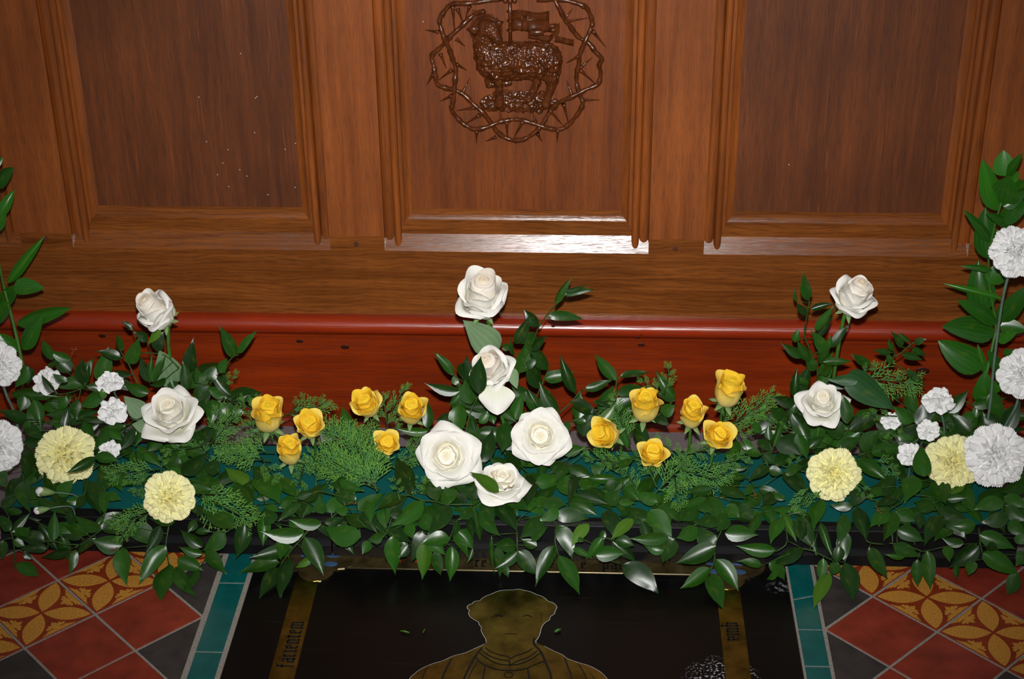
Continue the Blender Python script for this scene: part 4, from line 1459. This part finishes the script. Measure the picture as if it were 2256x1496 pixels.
# ================================================================ flowers
random.seed(21)
def petal(name, mat, L, W, tilt, r0, z0, theta, lip=0.0, edge=0.0, point=0.0, wav=0.0, seed=0, nu=10, nv=10, serr=0.0, ruff=0.0, rn=5):
    """a petal around the +Z axis of a bloom: tilt = angles from vertical along its length (deg), theta = half angle of wrap,
    lip = extra outward roll at the rim, edge = extra roll at the side edges, point = pointedness"""
    rnd = random.Random(seed); vs, fs, uv = [], [], []
    ph = rnd.uniform(0, 6)
    for i in range(nu+1):
        u = -1 + 2*i/nu
        Lu = L*(1 - (.20-.12*point)*abs(u)**2.6 - .30*max(0, point)*abs(u)**1.15)
        r, z = r0, z0; col = [(r, z, 0.0)]
        for j in range(1, nv+1):
            v = (j-.5)/nv; k = v*(len(tilt)-1); a = int(min(k, len(tilt)-2)); T = tilt[a] + (tilt[a+1]-tilt[a])*(k-a)
            T += (lip*max(0, v-.7)/.3) + edge*abs(u)**1.6*max(0, v-.35)/.65 + wav*math.sin(u*4+ph)*v
            T = math.radians(T); s = Lu/nv
            if serr and j == nv: s *= 1 + serr*(1 if i % 2 else -1)
            r += math.sin(T)*s; z += math.cos(T)*s; col.append((r, z, T))
        for j, (r, z, T) in enumerate(col):
            v = j/nv
            hw = W*(.22 + .78*math.sin(min(1, v*1.35)*PI/2)) * (1 - .18*max(0, v-.75)/.25)
            th = theta*1.0
            if th > .02: lx = hw*math.sin(u*th)/th*1.0; drop = hw*(1-math.cos(u*th))/th
            else: lx = hw*u; drop = 0
            rf = ruff*math.sin(u*rn*PI/2+ph+v*1.2)*v*v + ruff*.5*math.sin(u*rn*PI*1.1+ph*2)*v*v
            # wrap towards the axis, ruffle along the petal's normal
            vs.append((lx, r-drop+math.cos(T)*rf, z-math.sin(T)*rf)); uv.append((v, (u+1)/2))
    n = nv+1
    for i in range(nu):
        for j in range(nv): fs.append((i*n+j, i*n+j+1, (i+1)*n+j+1, (i+1)*n+j))
    me = mesh(name, vs, fs, mat, smooth=True); ul = me.uv_layers.new(name='uv')
    for l in me.loops: ul.data[l.index].uv = uv[l.vertex_index]
    return me
def heart(mat, turns=2.6, R=.17, z0=.25, z1=.70, dome=.10, skirt=.10, depth=.045):
    """the rolled centre: shingled spiral layers over a dome, falling to a skirt inside the outer petals"""
    vs, fs, uv = [], [], []; nt_, nr = 56, 22; rnd = random.Random(int(R*1000)); e = [rnd.uniform(.9, 1.1) for _ in range(7)]
    for i in range(nt_):
        th = 2*PI*i/nt_
        wob = 1 + .05*math.sin(2*th+1) + .035*math.sin(3*th+.4)
        for j in range(nr+1):
            f = j/nr
            if f <= .8:
                rho = f/.8; s = (rho*turns - th/(2*PI)) % 1.0
                saw = (s/.82)**1.6 if s < .82 else (1-s)/.18
                z = z1 + dome*(1-rho**2) - dome + depth*(saw-.6)*(.35+.65*rho) ; r = R*rho*wob + .012*saw*rho
            else:
                g = (f-.8)/.2; r = R*wob*(1+.02*g) + skirt*g; z = z1-dome*.3 - (z1-z0)*g**.7
            vs.append((r*math.cos(th), r*math.sin(th), z)); uv.append((min(.85, .12+.7*(f/.8)), i/nt_*5 % 1))
    for i in range(nt_):
        k = (i+1) % nt_
        for j in range(nr): a, b = i*(nr+1)+j, k*(nr+1)+j; fs.append((a, a+1, b+1, b))
    me = mesh('heart', vs, fs, mat, smooth=True); ul = me.uv_layers.new(name='uv')
    for l in me.loops: ul.data[l.index].uv = uv[l.vertex_index]
    return me
# ---- rose plans: (count, petal variants, angular offset); size normalised to an overall diameter of one
def rose_plan(kind):
    P = petal
    if kind == 'cup':          # high-centred bloom seen from the side
        o, i_ = P_white, P_ivory
        return dict(heart=heart(i_, 2.2, .17, .30, .80, .10, .06), rings=[
            (3, [P('petal', i_, .70, .27, [50, 14, 2, -4, 2], .06, .12, 1.25, 6, 4, 0, 3, s) for s in (1, 2)], .3),
            (4, [P('petal', o, .72, .33, [66, 20, 0, -8, 8], .08, .07, 1.1, 30, 12, .1, 5, s) for s in (3, 4)], .9),
            (4, [P('petal', o, .70, .36, [80, 32, 4, -4, 26], .07, .03, .95, 62, 18, .35, 6, s) for s in (5, 6)], .2),
            (4, [P('petal', o, .66, .36, [88, 44, 12, 12, 66], .06, .0, .85, 66, 24, .55, 8, s) for s in (7, 8)], .95)])
    if kind == 'goblet':       # opening bloom with a visible spiral and spreading outer petals
        o, i_ = P_white, P_cream
        return dict(heart=heart(i_, 2.8, .15, .22, .62, .08, .08), rings=[
            (4, [P('petal', i_, .58, .25, [46, 14, 2, -2, 6], .05, .10, 1.2, 10, 6, 0, 3, s) for s in (11, 12)], .3),
            (4, [P('petal', o, .60, .31, [60, 24, 6, 4, 24], .07, .06, 1.0, 34, 14, .25, 5, s) for s in (13, 14)], .8),
            (4, [P('petal', o, .62, .36, [74, 40, 20, 24, 50], .07, .03, .75, 44, 22, .6, 6, s) for s in (15, 16)], .2),
            (5, [P('petal', o, .64, .38, [88, 64, 48, 60, 84], .06, .0, .5, 40, 24, .85, 8, s) for s in (17, 18)], .9)])
    if kind == 'open':         # wide open bloom seen from above
        o, i_ = P_white, P_cream
        return dict(heart=heart(i_, 3.4, .14, .16, .40, .07, .14, .04), rings=[
            (4, [P('petal', i_, .37, .24, [44, 18, 6, 0, 4], .07, .09, 1.1, 22, 6, .1, 6, s) for s in (21, 22)], .3),
            (4, [P('petal', i_, .42, .30, [58, 34, 20, 12, 18], .08, .07, .95, 30, 8, .25, 6, s) for s in (23, 24)], .8),
            (4, [P('petal', o, .48, .36, [70, 52, 40, 36, 46], .08, .05, .8, 34, 14, .4, 7, s) for s in (25, 26)], .1),
            (4, [P('petal', o, .57, .44, [80, 68, 58, 58, 70], .06, .03, .55, 40, 20, .6, 9, s) for s in (27, 28)], .75),
            (5, [P('petal', o, .64, .45, [92, 84, 78, 80, 90], .05, .0, .35, 36, 16, .75, 10, s) for s in (29, 30)], .15)])
    if kind == 'bud':          # small yellow rose, upright cup
        o, i_ = P_yel, P_yel2
        return dict(heart=heart(i_, 2.0, .19, .4, .88, .07, .08), rings=[
            (3, [P('petal', i_, .86, .32, [44, 14, 0, -4, 4], .07, .12, 1.25, 10, 6, 0, 4, s) for s in (31, 32)], .4),
            (4, [P('petal', i_, .92, .40, [58, 18, -2, -6, 6], .09, .06, 1.15, 20, 8, .05, 6, s) for s in (33, 34)], 1.0),
            (4, [P('petal', o, .92, .42, [72, 26, 0, -6, 10], .10, .0, 1.1, 34, 14, .25, 7, s) for s in (35, 36)], .2)])
    if kind == 'budopen':      # small yellow rose, more open
        o, i_ = P_yel, P_yel2
        return dict(heart=heart(i_, 2.4, .19, .3, .74, .08, .10), rings=[
            (4, [P('petal', i_, .72, .30, [44, 14, 2, 0, 6], .07, .12, 1.2, 10, 6, 0, 4, s) for s in (41, 42)], .4),
            (4, [P('petal', i_, .80, .39, [60, 20, 0, 0, 14], .09, .06, 1.05, 28, 12, .25, 6, s) for s in (43, 44)], 1.0),
            (4, [P('petal', o, .82, .42, [76, 32, 6, 4, 28], .10, .0, 1.0, 46, 18, .4, 8, s) for s in (45, 46)], .2)])
PLANS = {k: rose_plan(k) for k in ('cup', 'goblet', 'open', 'bud', 'budopen')}
def plan_size(p):
    r = 0; z = 0
    for n, ms, o in p['rings']:
        for m in ms:
            for v in m.vertices: r = max(r, math.hypot(v.co.x, v.co.y)); z = max(z, v.co.z)
    return 2*r*.93, z
SEP = petal('sepal', M_sepal, .42, .07, [60, 80, 95, 110, 130], .04, -.02, .2, 20, 0, .9, 4, 3, 4, 7)
FLOWERS = []         # (short name, pixel)
def axis_matrix(ax, spin):
    z = V(ax).normalized(); x = V((1, 0, 0)); x = (x-z*x.dot(z)).normalized(); y = z.cross(x)
    m = Matrix((x, y, z)).transposed(); return (m @ Matrix.Rotation(spin, 3, 'Z'))
def put(parent, me, Rm, s, ang, name='petal', tilt=0.0, dz=0.0):
    R3 = Rm @ Matrix.Rotation(ang, 3, 'Z') @ Matrix.Rotation(tilt, 3, 'X')
    m = (R3*s).to_4x4(); o = Rm @ V((0, 0, dz*s)); m[0][3], m[1][3], m[2][3] = o
    return add(name, me, parent, mat=m)
def rose(u, v, wpx, ax, kind, label, short, lift=.02, spin=0, stem=None, name='white_rose', hfac=1.0, group=None, y=None, droop=None, sep=True, drop=.045):
    plan = PLANS[kind]; D, H = plan_size(plan)
    c = onG(u, v, lift) if y is None else onY(u, v, y)
    s = wpx/px_m(c)/D
    Rm = axis_matrix(ax, spin); axv = V(ax).normalized()
    basep = c - axv*(H*s*.52)
    root = empty(name, basep); tag(root, label, 'rose', group)
    put(root, plan['heart'], Rm, s, random.uniform(0, 6), 'heart')
    for n, ms, off in plan['rings']:
        for k in range(n):
            put(root, ms[k % len(ms)], Rm, s*random.uniform(.91, 1.06), off+2*PI*k/n+random.uniform(-.22, .22), 'petal', random.uniform(-.09, .09))
    if droop:
        for ang, tl in droop: put(root, plan['rings'][-1][1][0], Rm, s*1.15, ang, 'petal', tl)
    t = MB(); t.sphere((0, 0, 0), .075*s, 10, 8, sc=(1, 1, 1.25)); t.v = [Rm @ (p+V((0, 0, -.03*s))) for p in t.v]; t.build('calyx', M_sepal, root, True)
    if sep:
        for k in range(5): put(root, SEP, Rm, s*(.72 if 'white' in name else 1.0), 2*PI*k/5+random.uniform(-.2, .2), 'sepal', random.uniform(-.1, .25))
    pts = [V((0, 0, 0)) - axv*.004]
    if stem:
        pts += [onY(su, sv, basep.y+.004*k_)-basep for k_, (su, sv) in enumerate(stem)]
    else:
        pts += [-axv*.02, -axv*.022+V((0, .01, -drop*.6))]
    last = pts[-1]+basep
    if last.z > .07: pts.append(V((last.x, last.y+.008, .07))-basep)
    sm = smooth_path(pts, 5); t = MB(); t.tube(sm, .0030 if 'white' in name else .0023, 8); t.build('stem', M_stem, root, True)
    FLOWERS.append((short, (u, v))); return root, basep
def rose_leaf(root, a, b, wpx, me, lift=.0, y=None):
    A = onG(*a, lift) if y is None else onY(*a, y); B = onG(*b, lift) if y is None else onY(*b, y-.008)
    return place_leaf(me, root, A, B, wpx, .15)
yw = -.20
r1, _ = rose(340, 683, 104, (-.42, -.42, .85), 'cup', 'tall white rose standing alone against the wall at the left', 'the tall left white rose', y=yw, spin=.5, stem=[(372, 770), (386, 850), (390, 900)])
rose_leaf(r1, (382, 850), (352, 772), 230/4.155, LRP, y=yw+.01)
rose_leaf(r1, (352, 722), (322, 760), 74/4.155, LVY[0], y=yw-.004)
r2, _ = rose(376, 908, 146, (-.08, -.46, .88), 'goblet', 'cream hearted white rose below the tall left white rose', 'the lower left white rose', lift=.07, spin=.25)
rose_leaf(r2, (318, 915), (272, 872), 40, LRP, .02); rose_leaf(r2, (330, 940), (290, 935), 36, LRP, .02)
r3, _ = rose(1064, 648, 128, (.03, -.42, .9), 'cup', 'tall white rose in the middle, highest of the centre column', 'the tall centre white rose', y=yw, spin=1.2, stem=[(1082, 730), (1098, 840), (1112, 950)])
rose_leaf(r3, (1098, 775), (1022, 706), 250/4.155, LRP, y=yw+.004)
r4, _ = rose(1082, 812, 112, (-.30, -.55, .78), 'cup', 'fading white rose with a drooping petal, below the tall centre white rose', 'the fading white rose', lift=.058, spin=.7, stem=[(1098, 885), (1112, 945)])
for A, B, W in (((1094, 850), (1096, 915), 80),):
    a, b_ = onG(A[0], A[1], .073), onG(B[0], B[1], .085)
    pm = petal('petal', P_white, 1.0, .55, [40, 80, 90, 95, 100], 0, 0, .3, 10, 20, .75, 6, 77)
    x = (b_-a); Lx = x.length; zz = (CAM-a).normalized(); yv = x.normalized(); zz = (zz-yv*zz.dot(yv)).normalized(); xv = yv.cross(zz); m = Matrix.Identity(4)
    for i in range(3): m[i][0] = xv[i]*Lx*1.15; m[i][1] = yv[i]*Lx*1.05; m[i][2] = zz[i]*Lx; m[i][3] = a[i]-r4.location[i]
    add('petal', pm, r4, mat=m)['label'] = 'drooping loose petal'
rose_leaf(r4, (1125, 812), (1140, 858), 80/4.155*1.3, LRP, .05); rose_leaf(r4, (1128, 838), (1110, 800), 60/4.155, LRP, .05)
rose(985, 1004, 150, (-.05, -.80, .58), 'open', 'wide open white rose facing forward, left of the three open ones', 'the open white rose', lift=.065, spin=.1, drop=.03)
rose(1190, 961, 134, (.02, -.80, .6), 'open', 'open white rose facing forward, upper right of the three open ones', 'the right open white rose', lift=.065, spin=.62, drop=.03)
rose(1106, 1056, 122, (.10, -.22, .97), 'open', 'flat open white rose with a dry twig on it, lowest of the three open ones', 'the flat white rose', lift=.07, spin=1.0, drop=.02)
r8, _ = rose(1884, 650, 108, (.22, -.36, .9), 'cup', 'tall white rose standing alone against the wall at the right', 'the tall right white rose', y=yw, spin=2.1, stem=[(1858, 705), (1846, 770), (1836, 840)])
r9, _ = rose(1812, 884, 120, (-.08, -.52, .85), 'goblet', 'white rose below the tall right white rose, beside a large dark rose leaf', 'the lower right white rose', lift=.07, spin=1.5)
rose_leaf(r9, (1866, 826), (1976, 902), 255/4.155, LR, .07); rose_leaf(r9, (1890, 838), (1822, 836), 100/4.155, LR, .085)
YG = 'small yellow roses among the conifer sprigs'
for u, v, wp, ax, kd, lab, sh, sp, st in (
    (592, 914, 78, (.12, -.34, .92), 'bud', 'pale yellow rose at the far left of the left yellow cluster', 'the leftmost yellow rose', .4, [(614, 962), (622, 985)]),
    (683, 938, 78, (.02, -.52, .84), 'budopen', 'yellow rose with a torn outer petal, upper right of its trio on the left', 'the torn yellow rose', 1.0, None),
    (638, 992, 64, (.05, -.36, .93), 'bud', 'yellow rose with a green needle on it, lowest of the left trio', 'the low left yellow rose', 2.0, None),
    (808, 890, 76, (-.22, -.46, .85), 'budopen', 'yellow rose at the upper left of the trio beside the centre white roses', 'the upper mid-left yellow rose', .1, None),
    (906, 903, 66, (.12, -.48, .86), 'bud', 'tall narrow yellow rose half hidden by a leaf, left of the centre column', 'the yellow rose near the centre', 1.7, None),
    (853, 978, 68, (.08, -.60, .79), 'budopen', 'deep yellow rose lowest in the trio left of the open white roses', 'the low mid-left yellow rose', .9, None),
    (1421, 893, 74, (.02, -.36, .93), 'bud', 'yellow rose with spreading green sepals, upper left of the right yellow cluster', 'the upper mid-right yellow rose', .6, [(1415, 948), (1411, 975)]),
    (1525, 911, 64, (.02, -.38, .92), 'bud', 'upright yellow rose on a bare green stem, middle of the right cluster', 'the upright yellow rose', 1.4, [(1519, 975), (1517, 1010)]),
    (1606, 858, 74, (.14, -.26, .95), 'bud', 'pale yellow rose highest in the right cluster, behind a conifer sprig', 'the highest yellow rose', 2.3, None),
    (1335, 956, 76, (-.55, -.62, .56), 'budopen', 'yellow rose leaning to the left, leftmost of the right cluster', 'the leaning yellow rose', .2, None),
    (1438, 1000, 74, (.02, -.52, .85), 'budopen', 'yellow rose holding a drop of water, lowest of the right cluster', 'the low right yellow rose', 1.1, None),
    (1581, 961, 80, (.12, -.62, .78), 'budopen', 'open yellow rose at the lower right of the right cluster', 'the rightmost yellow rose', .5, [(1566, 1020), (1556, 1050)])):
    rose(u, v, wp, ax, kd, lab, sh, lift=.032, spin=sp, stem=st, name='yellow_rose', group=YG, drop=.04)
# drop of water on the lowest right yellow rose
mw, nt, bw = new_mat('water'); bw.inputs['Transmission Weight'].default_value = 1; bw.inputs['Roughness'].default_value = .02; bw.inputs['IOR'].default_value = 1.33
p = onG(1438, 1024, .056); t = MB(); t.sphere((0, 0, 0), .0022, 10, 8); o = t.build('water_drop', mw, None, True, p); tag(o, 'clear drop of water on the lowest yellow rose of the right cluster', 'water drop')
# ---- carnations
def carn_plan(mat, small=False):
    P = petal; sr = .16
    if small:
        return [(6, [P('petal', mat, .46, .26, [60, 80, 92, 98], .05, .16, .25, 10, 0, -.2, 10, s, 12, 6, .06, .05, 3) for s in (61, 62)], .1),
                (5, [P('petal', mat, .40, .24, [40, 58, 66, 70], .05, .18, .4, 6, 0, -.2, 10, s, 12, 6, .06, .06, 3) for s in (63, 64)], .6),
                (4, [P('petal', mat, .34, .20, [20, 30, 36, 44], .03, .2, .8, 0, 0, -.2, 10, s, 12, 6, .06, .07, 3) for s in (65, 66)], .2),
                (3, [P('petal', mat, .30, .15, [8, 10, 8, 10], .02, .2, 1.0, 0, 0, -.2, 10, s, 10, 6, .05, .06, 3) for s in (67,)], .8)]
    return [(10, [P('petal', mat, .48, .23, [70, 88, 94, 98], .05, .14, .15, 8, 0, -.2, 6, s, 22, 7, sr, .018, 5) for s in (51, 52, 53)], .1),
            (9, [P('petal', mat, .45, .22, [56, 74, 80, 86], .05, .17, .2, 4, 0, -.2, 8, s, 22, 7, sr, .030, 5) for s in (54, 55, 48)], .5),
            (9, [P('petal', mat, .37, .20, [40, 56, 64, 74], .04, .2, .3, 0, 0, -.2, 14, s, 22, 7, sr, .046, 5) for s in (56, 57, 49)], .2),
            (8, [P('petal', mat, .31, .18, [22, 36, 48, 62], .03, .22, .4, 0, 0, -.2, 18, s, 18, 7, sr, .054, 5) for s in (58, 59, 47)], .7),
            (7, [P('petal', mat, .26, .15, [8, 18, 30, 50], .025, .24, .5, 0, 0, -.2, 20, s, 18, 7, sr, .056, 4) for s in (60, 50)], .3),
            (5, [P('petal', mat, .22, .11, [0, 6, 14, 44], .01, .26, .5, 0, 0, -.2, 24, s, 12, 6, sr, .052, 4) for s in (46, 45)], .9)]
CP = {'w': carn_plan(P_cwhite), 'y': carn_plan(P_cyel), 's': carn_plan(P_cwhite, True)}
def carnation(u, v, wpx, ax, kind, label, short, lift=.035, spin=0, stem=None, group=None, y=None, cat='carnation', name=None):
    c = onG(u, v, lift) if y is None else onY(u, v, y)
    s = wpx/px_m(c)/.98; Rm = axis_matrix(ax, spin); axv = V(ax).normalized(); basep = c-axv*(.30*s)
    root = empty(name or {'w': 'white_carnation', 'y': 'yellow_carnation', 's': 'spray_carnation'}[kind], basep); tag(root, label, cat, group)
    for n, ms, off in CP[kind]:
        for k in range(n): put(root, ms[k % len(ms)], Rm, s*random.uniform(.93, 1.05), off+2*PI*k/n+random.uniform(-.15, .15), 'petal', random.uniform(-.10, .10), random.uniform(-.015, .015))
    t = MB(); n_ = 26                       # crumpled inner petals closing the middle
    t.sphere((0, 0, (.30 if kind != 's' else .30)*s), .13*s, 22, 14, sc=(1, 1, 1.15)); rr = random.Random(int(u))
    ph_ = rr.uniform(0, 6)
    t.v = [Rm @ (q + (q-V((0, 0, .3*s))).normalized()*s*(.035*math.sin(5*math.atan2(q.y, q.x)+ph_+q.z/s*22)+.022*math.sin(9*math.atan2(q.y, q.x)-q.z/s*40))) for q in t.v]
    ht = t.build('petal_cluster', {'w': P_cwhite, 'y': P_cyel, 's': P_cwhite}[kind], root, True)
    t = MB(); h = .30 if kind != 's' else .32
    t.tube([V((0, 0, -.20*s)), V((0, 0, -.12*s)), V((0, 0, .08*s)), V((0, 0, .20*s))], [.035*s, .085*s, .075*s, .10*s], 8); t.v = [Rm @ q for q in t.v]; t.build('calyx', M_stemg if kind != 'y' else M_sepal, root, True)
    pts = [-axv*.18*s]
    if stem: pts += [onY(su, sv, basep.y+.006*k_)-basep for k_, (su, sv) in enumerate(stem)]
    else: pts += [-axv*.03+V((0, .008, -.012)), -axv*.034+V((0, .02, -.05))]
    last = pts[-1]+basep
    if last.z > .07: pts.append(V((last.x, last.y+.008, .07))-basep)
    t = MB(); t.tube(smooth_path(pts, 5), .0021 if kind != 's' else .0015, 7); t.build('stem', M_stemg, root, True)
    FLOWERS.append((short, (u, v))); return root
carnation(-6, 803, 98, (.35, -.80, .48), 'w', 'large white carnation cut by the left edge, upper of two', 'the upper left-edge carnation', .05, .3, [(14, 870), (30, 905)])
carnation(-8, 982, 112, (.30, -.82, .48), 'w', 'large white carnation cut by the left edge, lower of two', 'the lower left-edge carnation', .06, .9)
carnation(140, 1001, 126, (.0, -.78, .62), 'y', 'pale lemon carnation at the left, beside the small white spray carnations', 'the left lemon carnation', .05, .1)
carnation(370, 1095, 112, (.05, -.80, .6), 'y', 'pale lemon carnation low down below the lower left white rose', 'the low left lemon carnation', .05, .5)
carnation(1838, 1043, 114, (.0, -.80, .6), 'y', 'pale lemon carnation below the lower right white rose', 'the right lemon carnation', .05, .8)
carnation(2102, 1017, 118, (.0, -.76, .64), 'y', 'pale lemon carnation half hidden behind a large white carnation at the right', 'the hidden lemon carnation', .045, .2)
carnation(2198, 1003, 132, (-.02, -.86, .5), 'w', 'very large white carnation in front of a lemon one, lower right', 'the large white carnation', .085, .6)
carnation(2243, 547, 118, (-.15, -.62, .76), 'w', 'white carnation on a tall blue green stem, topmost at the right edge', 'the topmost carnation', y=-.255, spin=.2, stem=[(2218, 620), (2204, 690), (2190, 800), (2180, 900)])
carnation(2258, 822, 108, (-.15, -.80, .58), 'w', 'white carnation cut by the right edge, beside the tall leafy stem', 'the right-edge carnation', y=-.27, spin=.8, stem=[(2240, 890), (2222, 925), (2205, 960)])
SGL = 'small white spray carnations'
for u, v, wp, ax, lab, sh, st, lf in (
    (100, 837, 66, (-.1, -.55, .83), 'small white spray carnation crossed by two dark leaves, far left', 'the crossed spray carnation', None, .02),
    (240, 839, 64, (.0, -.45, .9), 'small white spray carnation against the red skirting, upper of the left pair', 'the upper left spray carnation', None, .03),
    (247, 903, 68, (.05, -.55, .83), 'small white spray carnation beside the lower left white rose, lower of the pair', 'the lower left spray carnation', None, .03),
    (240, 990, 50, (.0, -.5, .86), 'small white spray carnation behind a curved leaf, right of the left lemon carnation', 'the spray carnation behind a leaf', None, .03),
    (2067, 879, 72, (-.05, -.42, .9), 'small white spray carnation on a thin stem, highest of the right group', 'the highest right spray carnation', [(2076, 920), (2080, 960)], .03),
    (2047, 948, 52, (.0, -.66, .75), 'rounded white spray carnation with cupped petals, right group', 'the rounded spray carnation', None, .035),
    (2003, 1000, 58, (-.25, -.5, .8), 'small white spray carnation half covered by a dark leaf, right group', 'the half covered spray carnation', None, .03),
    (1964, 926, 46, (-.1, -.5, .85), 'small white spray carnation almost hidden behind the large rose leaf', 'the almost hidden spray carnation', None, .012)):
    carnation(u, v, wp, ax, 's', lab, sh, lf, random.uniform(0, 3), st, SGL)
for u, v, r, d, lab, green in ((89, 1083, 13, (-1, -.25, .25), 'white carnation bud opening, upper of two on the left tray', False), (83, 1125, 11, (-1, -.2, -.1), 'tiny white carnation bud, lower of two on the left tray', False), (226, 866, 12, (.2, -.3, .9), 'closed green carnation bud between two spray carnations', True)):
    c = onG(u, v, .03); R_ = r/px_m(c); d = V(d).normalized(); root = empty('carnation_bud', c); tag(root, lab, 'flower bud')
    Rm = axis_matrix(d, 0)
    if not green:
        t = MB()
        for k in range(9):
            a = k*2.4; q = V((math.cos(a)*R_*.45*(k/9), math.sin(a)*R_*.45*(k/9), R_*.25*(1-k/9))); t.sphere(Rm @ q, R_*.62, 8, 6, sc=(1, .8, .9))
        t.build('petals', P_cwhite, root, True)
    t = MB(); t.tube([Rm @ V((0, 0, z*R_)) for z in ((.1, -.6, -1.5, -2.4) if not green else (1.2, .5, -.6, -1.6))], [R_*.75, R_*.8, R_*.55, R_*.2] if not green else [R_*.15, R_*.75, R_*.85, R_*.3], 8); t.build('calyx', M_sepal if not green else M_stem, root, True)
    t = MB(); e = -d*R_*2.3 if not green else -d*R_*1.5; t.tube(smooth_path([e, e-d*.018, e-d*.03+V((0, .01, -.012)), e-d*.03+V((0, .015, -.04))], 4), .0011, 6); t.build('stem', M_stemg, root, True)
# ---- small debris
for u, v, du, dv, wd, lab in ((882, 1390, 20, 4, .0022, 'snipped green stem lying on the black slab left of the brass figure'), (932, 1394, 6, -10, .0012, 'thin curled leaf shaving on the black slab beside the snipped stem'), (1222, 1392, 14, -6, .0034, 'green leaf fragment on the black slab right of the brass figure')):
    a, b_ = onZ(u, v, .0020), onZ(u+du, v+dv, .0028); t = MB(); m_ = a.lerp(b_, .5)+V((0, 0, .0012)); t.tube([a, m_, b_], [wd*.5, wd*.62, wd*.35], 6)
    o = V(a); t.v = [q-o for q in t.v]; ob = t.build('leaf_fragment', M_stem, None, True, o); tag(ob, lab, 'leaf fragment')
def twig(u, v, pts, label, lift):
    P = [onG(u+x, v+y, lift+.002*k) for k, (x, y) in enumerate(pts)]; root = empty('dry_twig', P[0]); tag(root, label, 'twig')
    t = MB(); t.tube(smooth_path(P, 3), .0005, 5); m_ = P[len(P)//2]; t.tube([m_, m_+V((.004, -.002, .006))], [.0005, .0003], 4); t.tube([m_, m_+V((-.005, -.002, .004))], [.0005, .0003], 4); rel_build(t, 'twig', M_twig, root)
twig(1111, 1079, [(0, 0), (8, -6), (16, -5), (22, -12)], 'thin dry twig lying on the flat white rose', .10)
twig(1658, 1078, [(0, 0), (5, 8), (3, 16), (8, 20)], 'dry brown flower stalk on the teal tray top, below the right yellow roses', .018)
twig(1927, 1115, [(0, 0), (6, 4), (9, 12), (16, 17)], 'dry pale stalk among the leaves at the right, below the right lemon carnation', .03)
twig(158, 785, [(0, 0), (1, -8), (6, -14), (12, -15)], 'dry curled tendril against the skirting above the left spray carnations', .03)
twig(768, 1110, [(0, 0), (6, -3), (12, 0), (18, -3)], 'dry brown stalk below the left conifer sprigs', .03)
twig(242, 1208, [(0, 0), (5, 4), (12, 2), (16, 6)], 'dry brown stalk in front of the left tray, over the red tile', .03)

# ================================================================ labels for the sprigs, from what stands nearest
used = {}
def direction(p, q):
    dx, dy = p[0]-q[0], p[1]-q[1]
    if abs(dx) < 22 and abs(dy) < 22: return 'behind'
    a = math.degrees(math.atan2(-dy, dx)) % 360
    return ['right of', 'above and right of', 'above', 'above and left of', 'left of', 'below and left of', 'below', 'below and right of'][int(((a+22.5) % 360)//45)]
for root, c, kind, n, lv in SPRIGS:
    near = sorted(FLOWERS, key=lambda f: math.hypot(f[1][0]-c[0], f[1][1]-c[1]))
    if kind == 'ruscus':
        mx = sum(l[2]-l[0] for l in lv)/n; my = sum(l[3]-l[1] for l in lv)/n
        hang = 'hanging' if my > 25 else ('upright' if my < -25 else ('left pointing' if mx < -12 else ('right pointing' if mx > 12 else 'spreading')))
        head = [f'{hang} glossy ruscus sprig', f'{hang} dark green ruscus sprig of {n} leaves']
    else: head = ['feathery conifer sprig', f'feathery conifer sprig']
    opts = [f'{h} {direction(c, near[0][1])} {near[0][0]}' for h in head] + [f'{head[1]} {direction(c, near[0][1])} {near[0][0]}, towards {near[k][0]}' for k in range(1, 6)] + \
           [f'{head[0]} {direction(c, near[1][1])} {near[1][0]}', f'{head[0]} between {near[1][0]} and {near[2][0]}', f'{head[0]} between {near[0][0]} and {near[2][0]}', f'{head[0]} between {near[2][0]} and {near[3][0]}']
    opts = [o for o in opts if len(o.split()) <= 16] or opts
    lab = next((o for o in opts if o not in used), opts[-1]); used[lab] = 1
    tag(root, lab, 'foliage' if kind == 'ruscus' else 'conifer', 'glossy ruscus sprigs in the garland' if kind == 'ruscus' else 'conifer sprigs around the yellow roses')
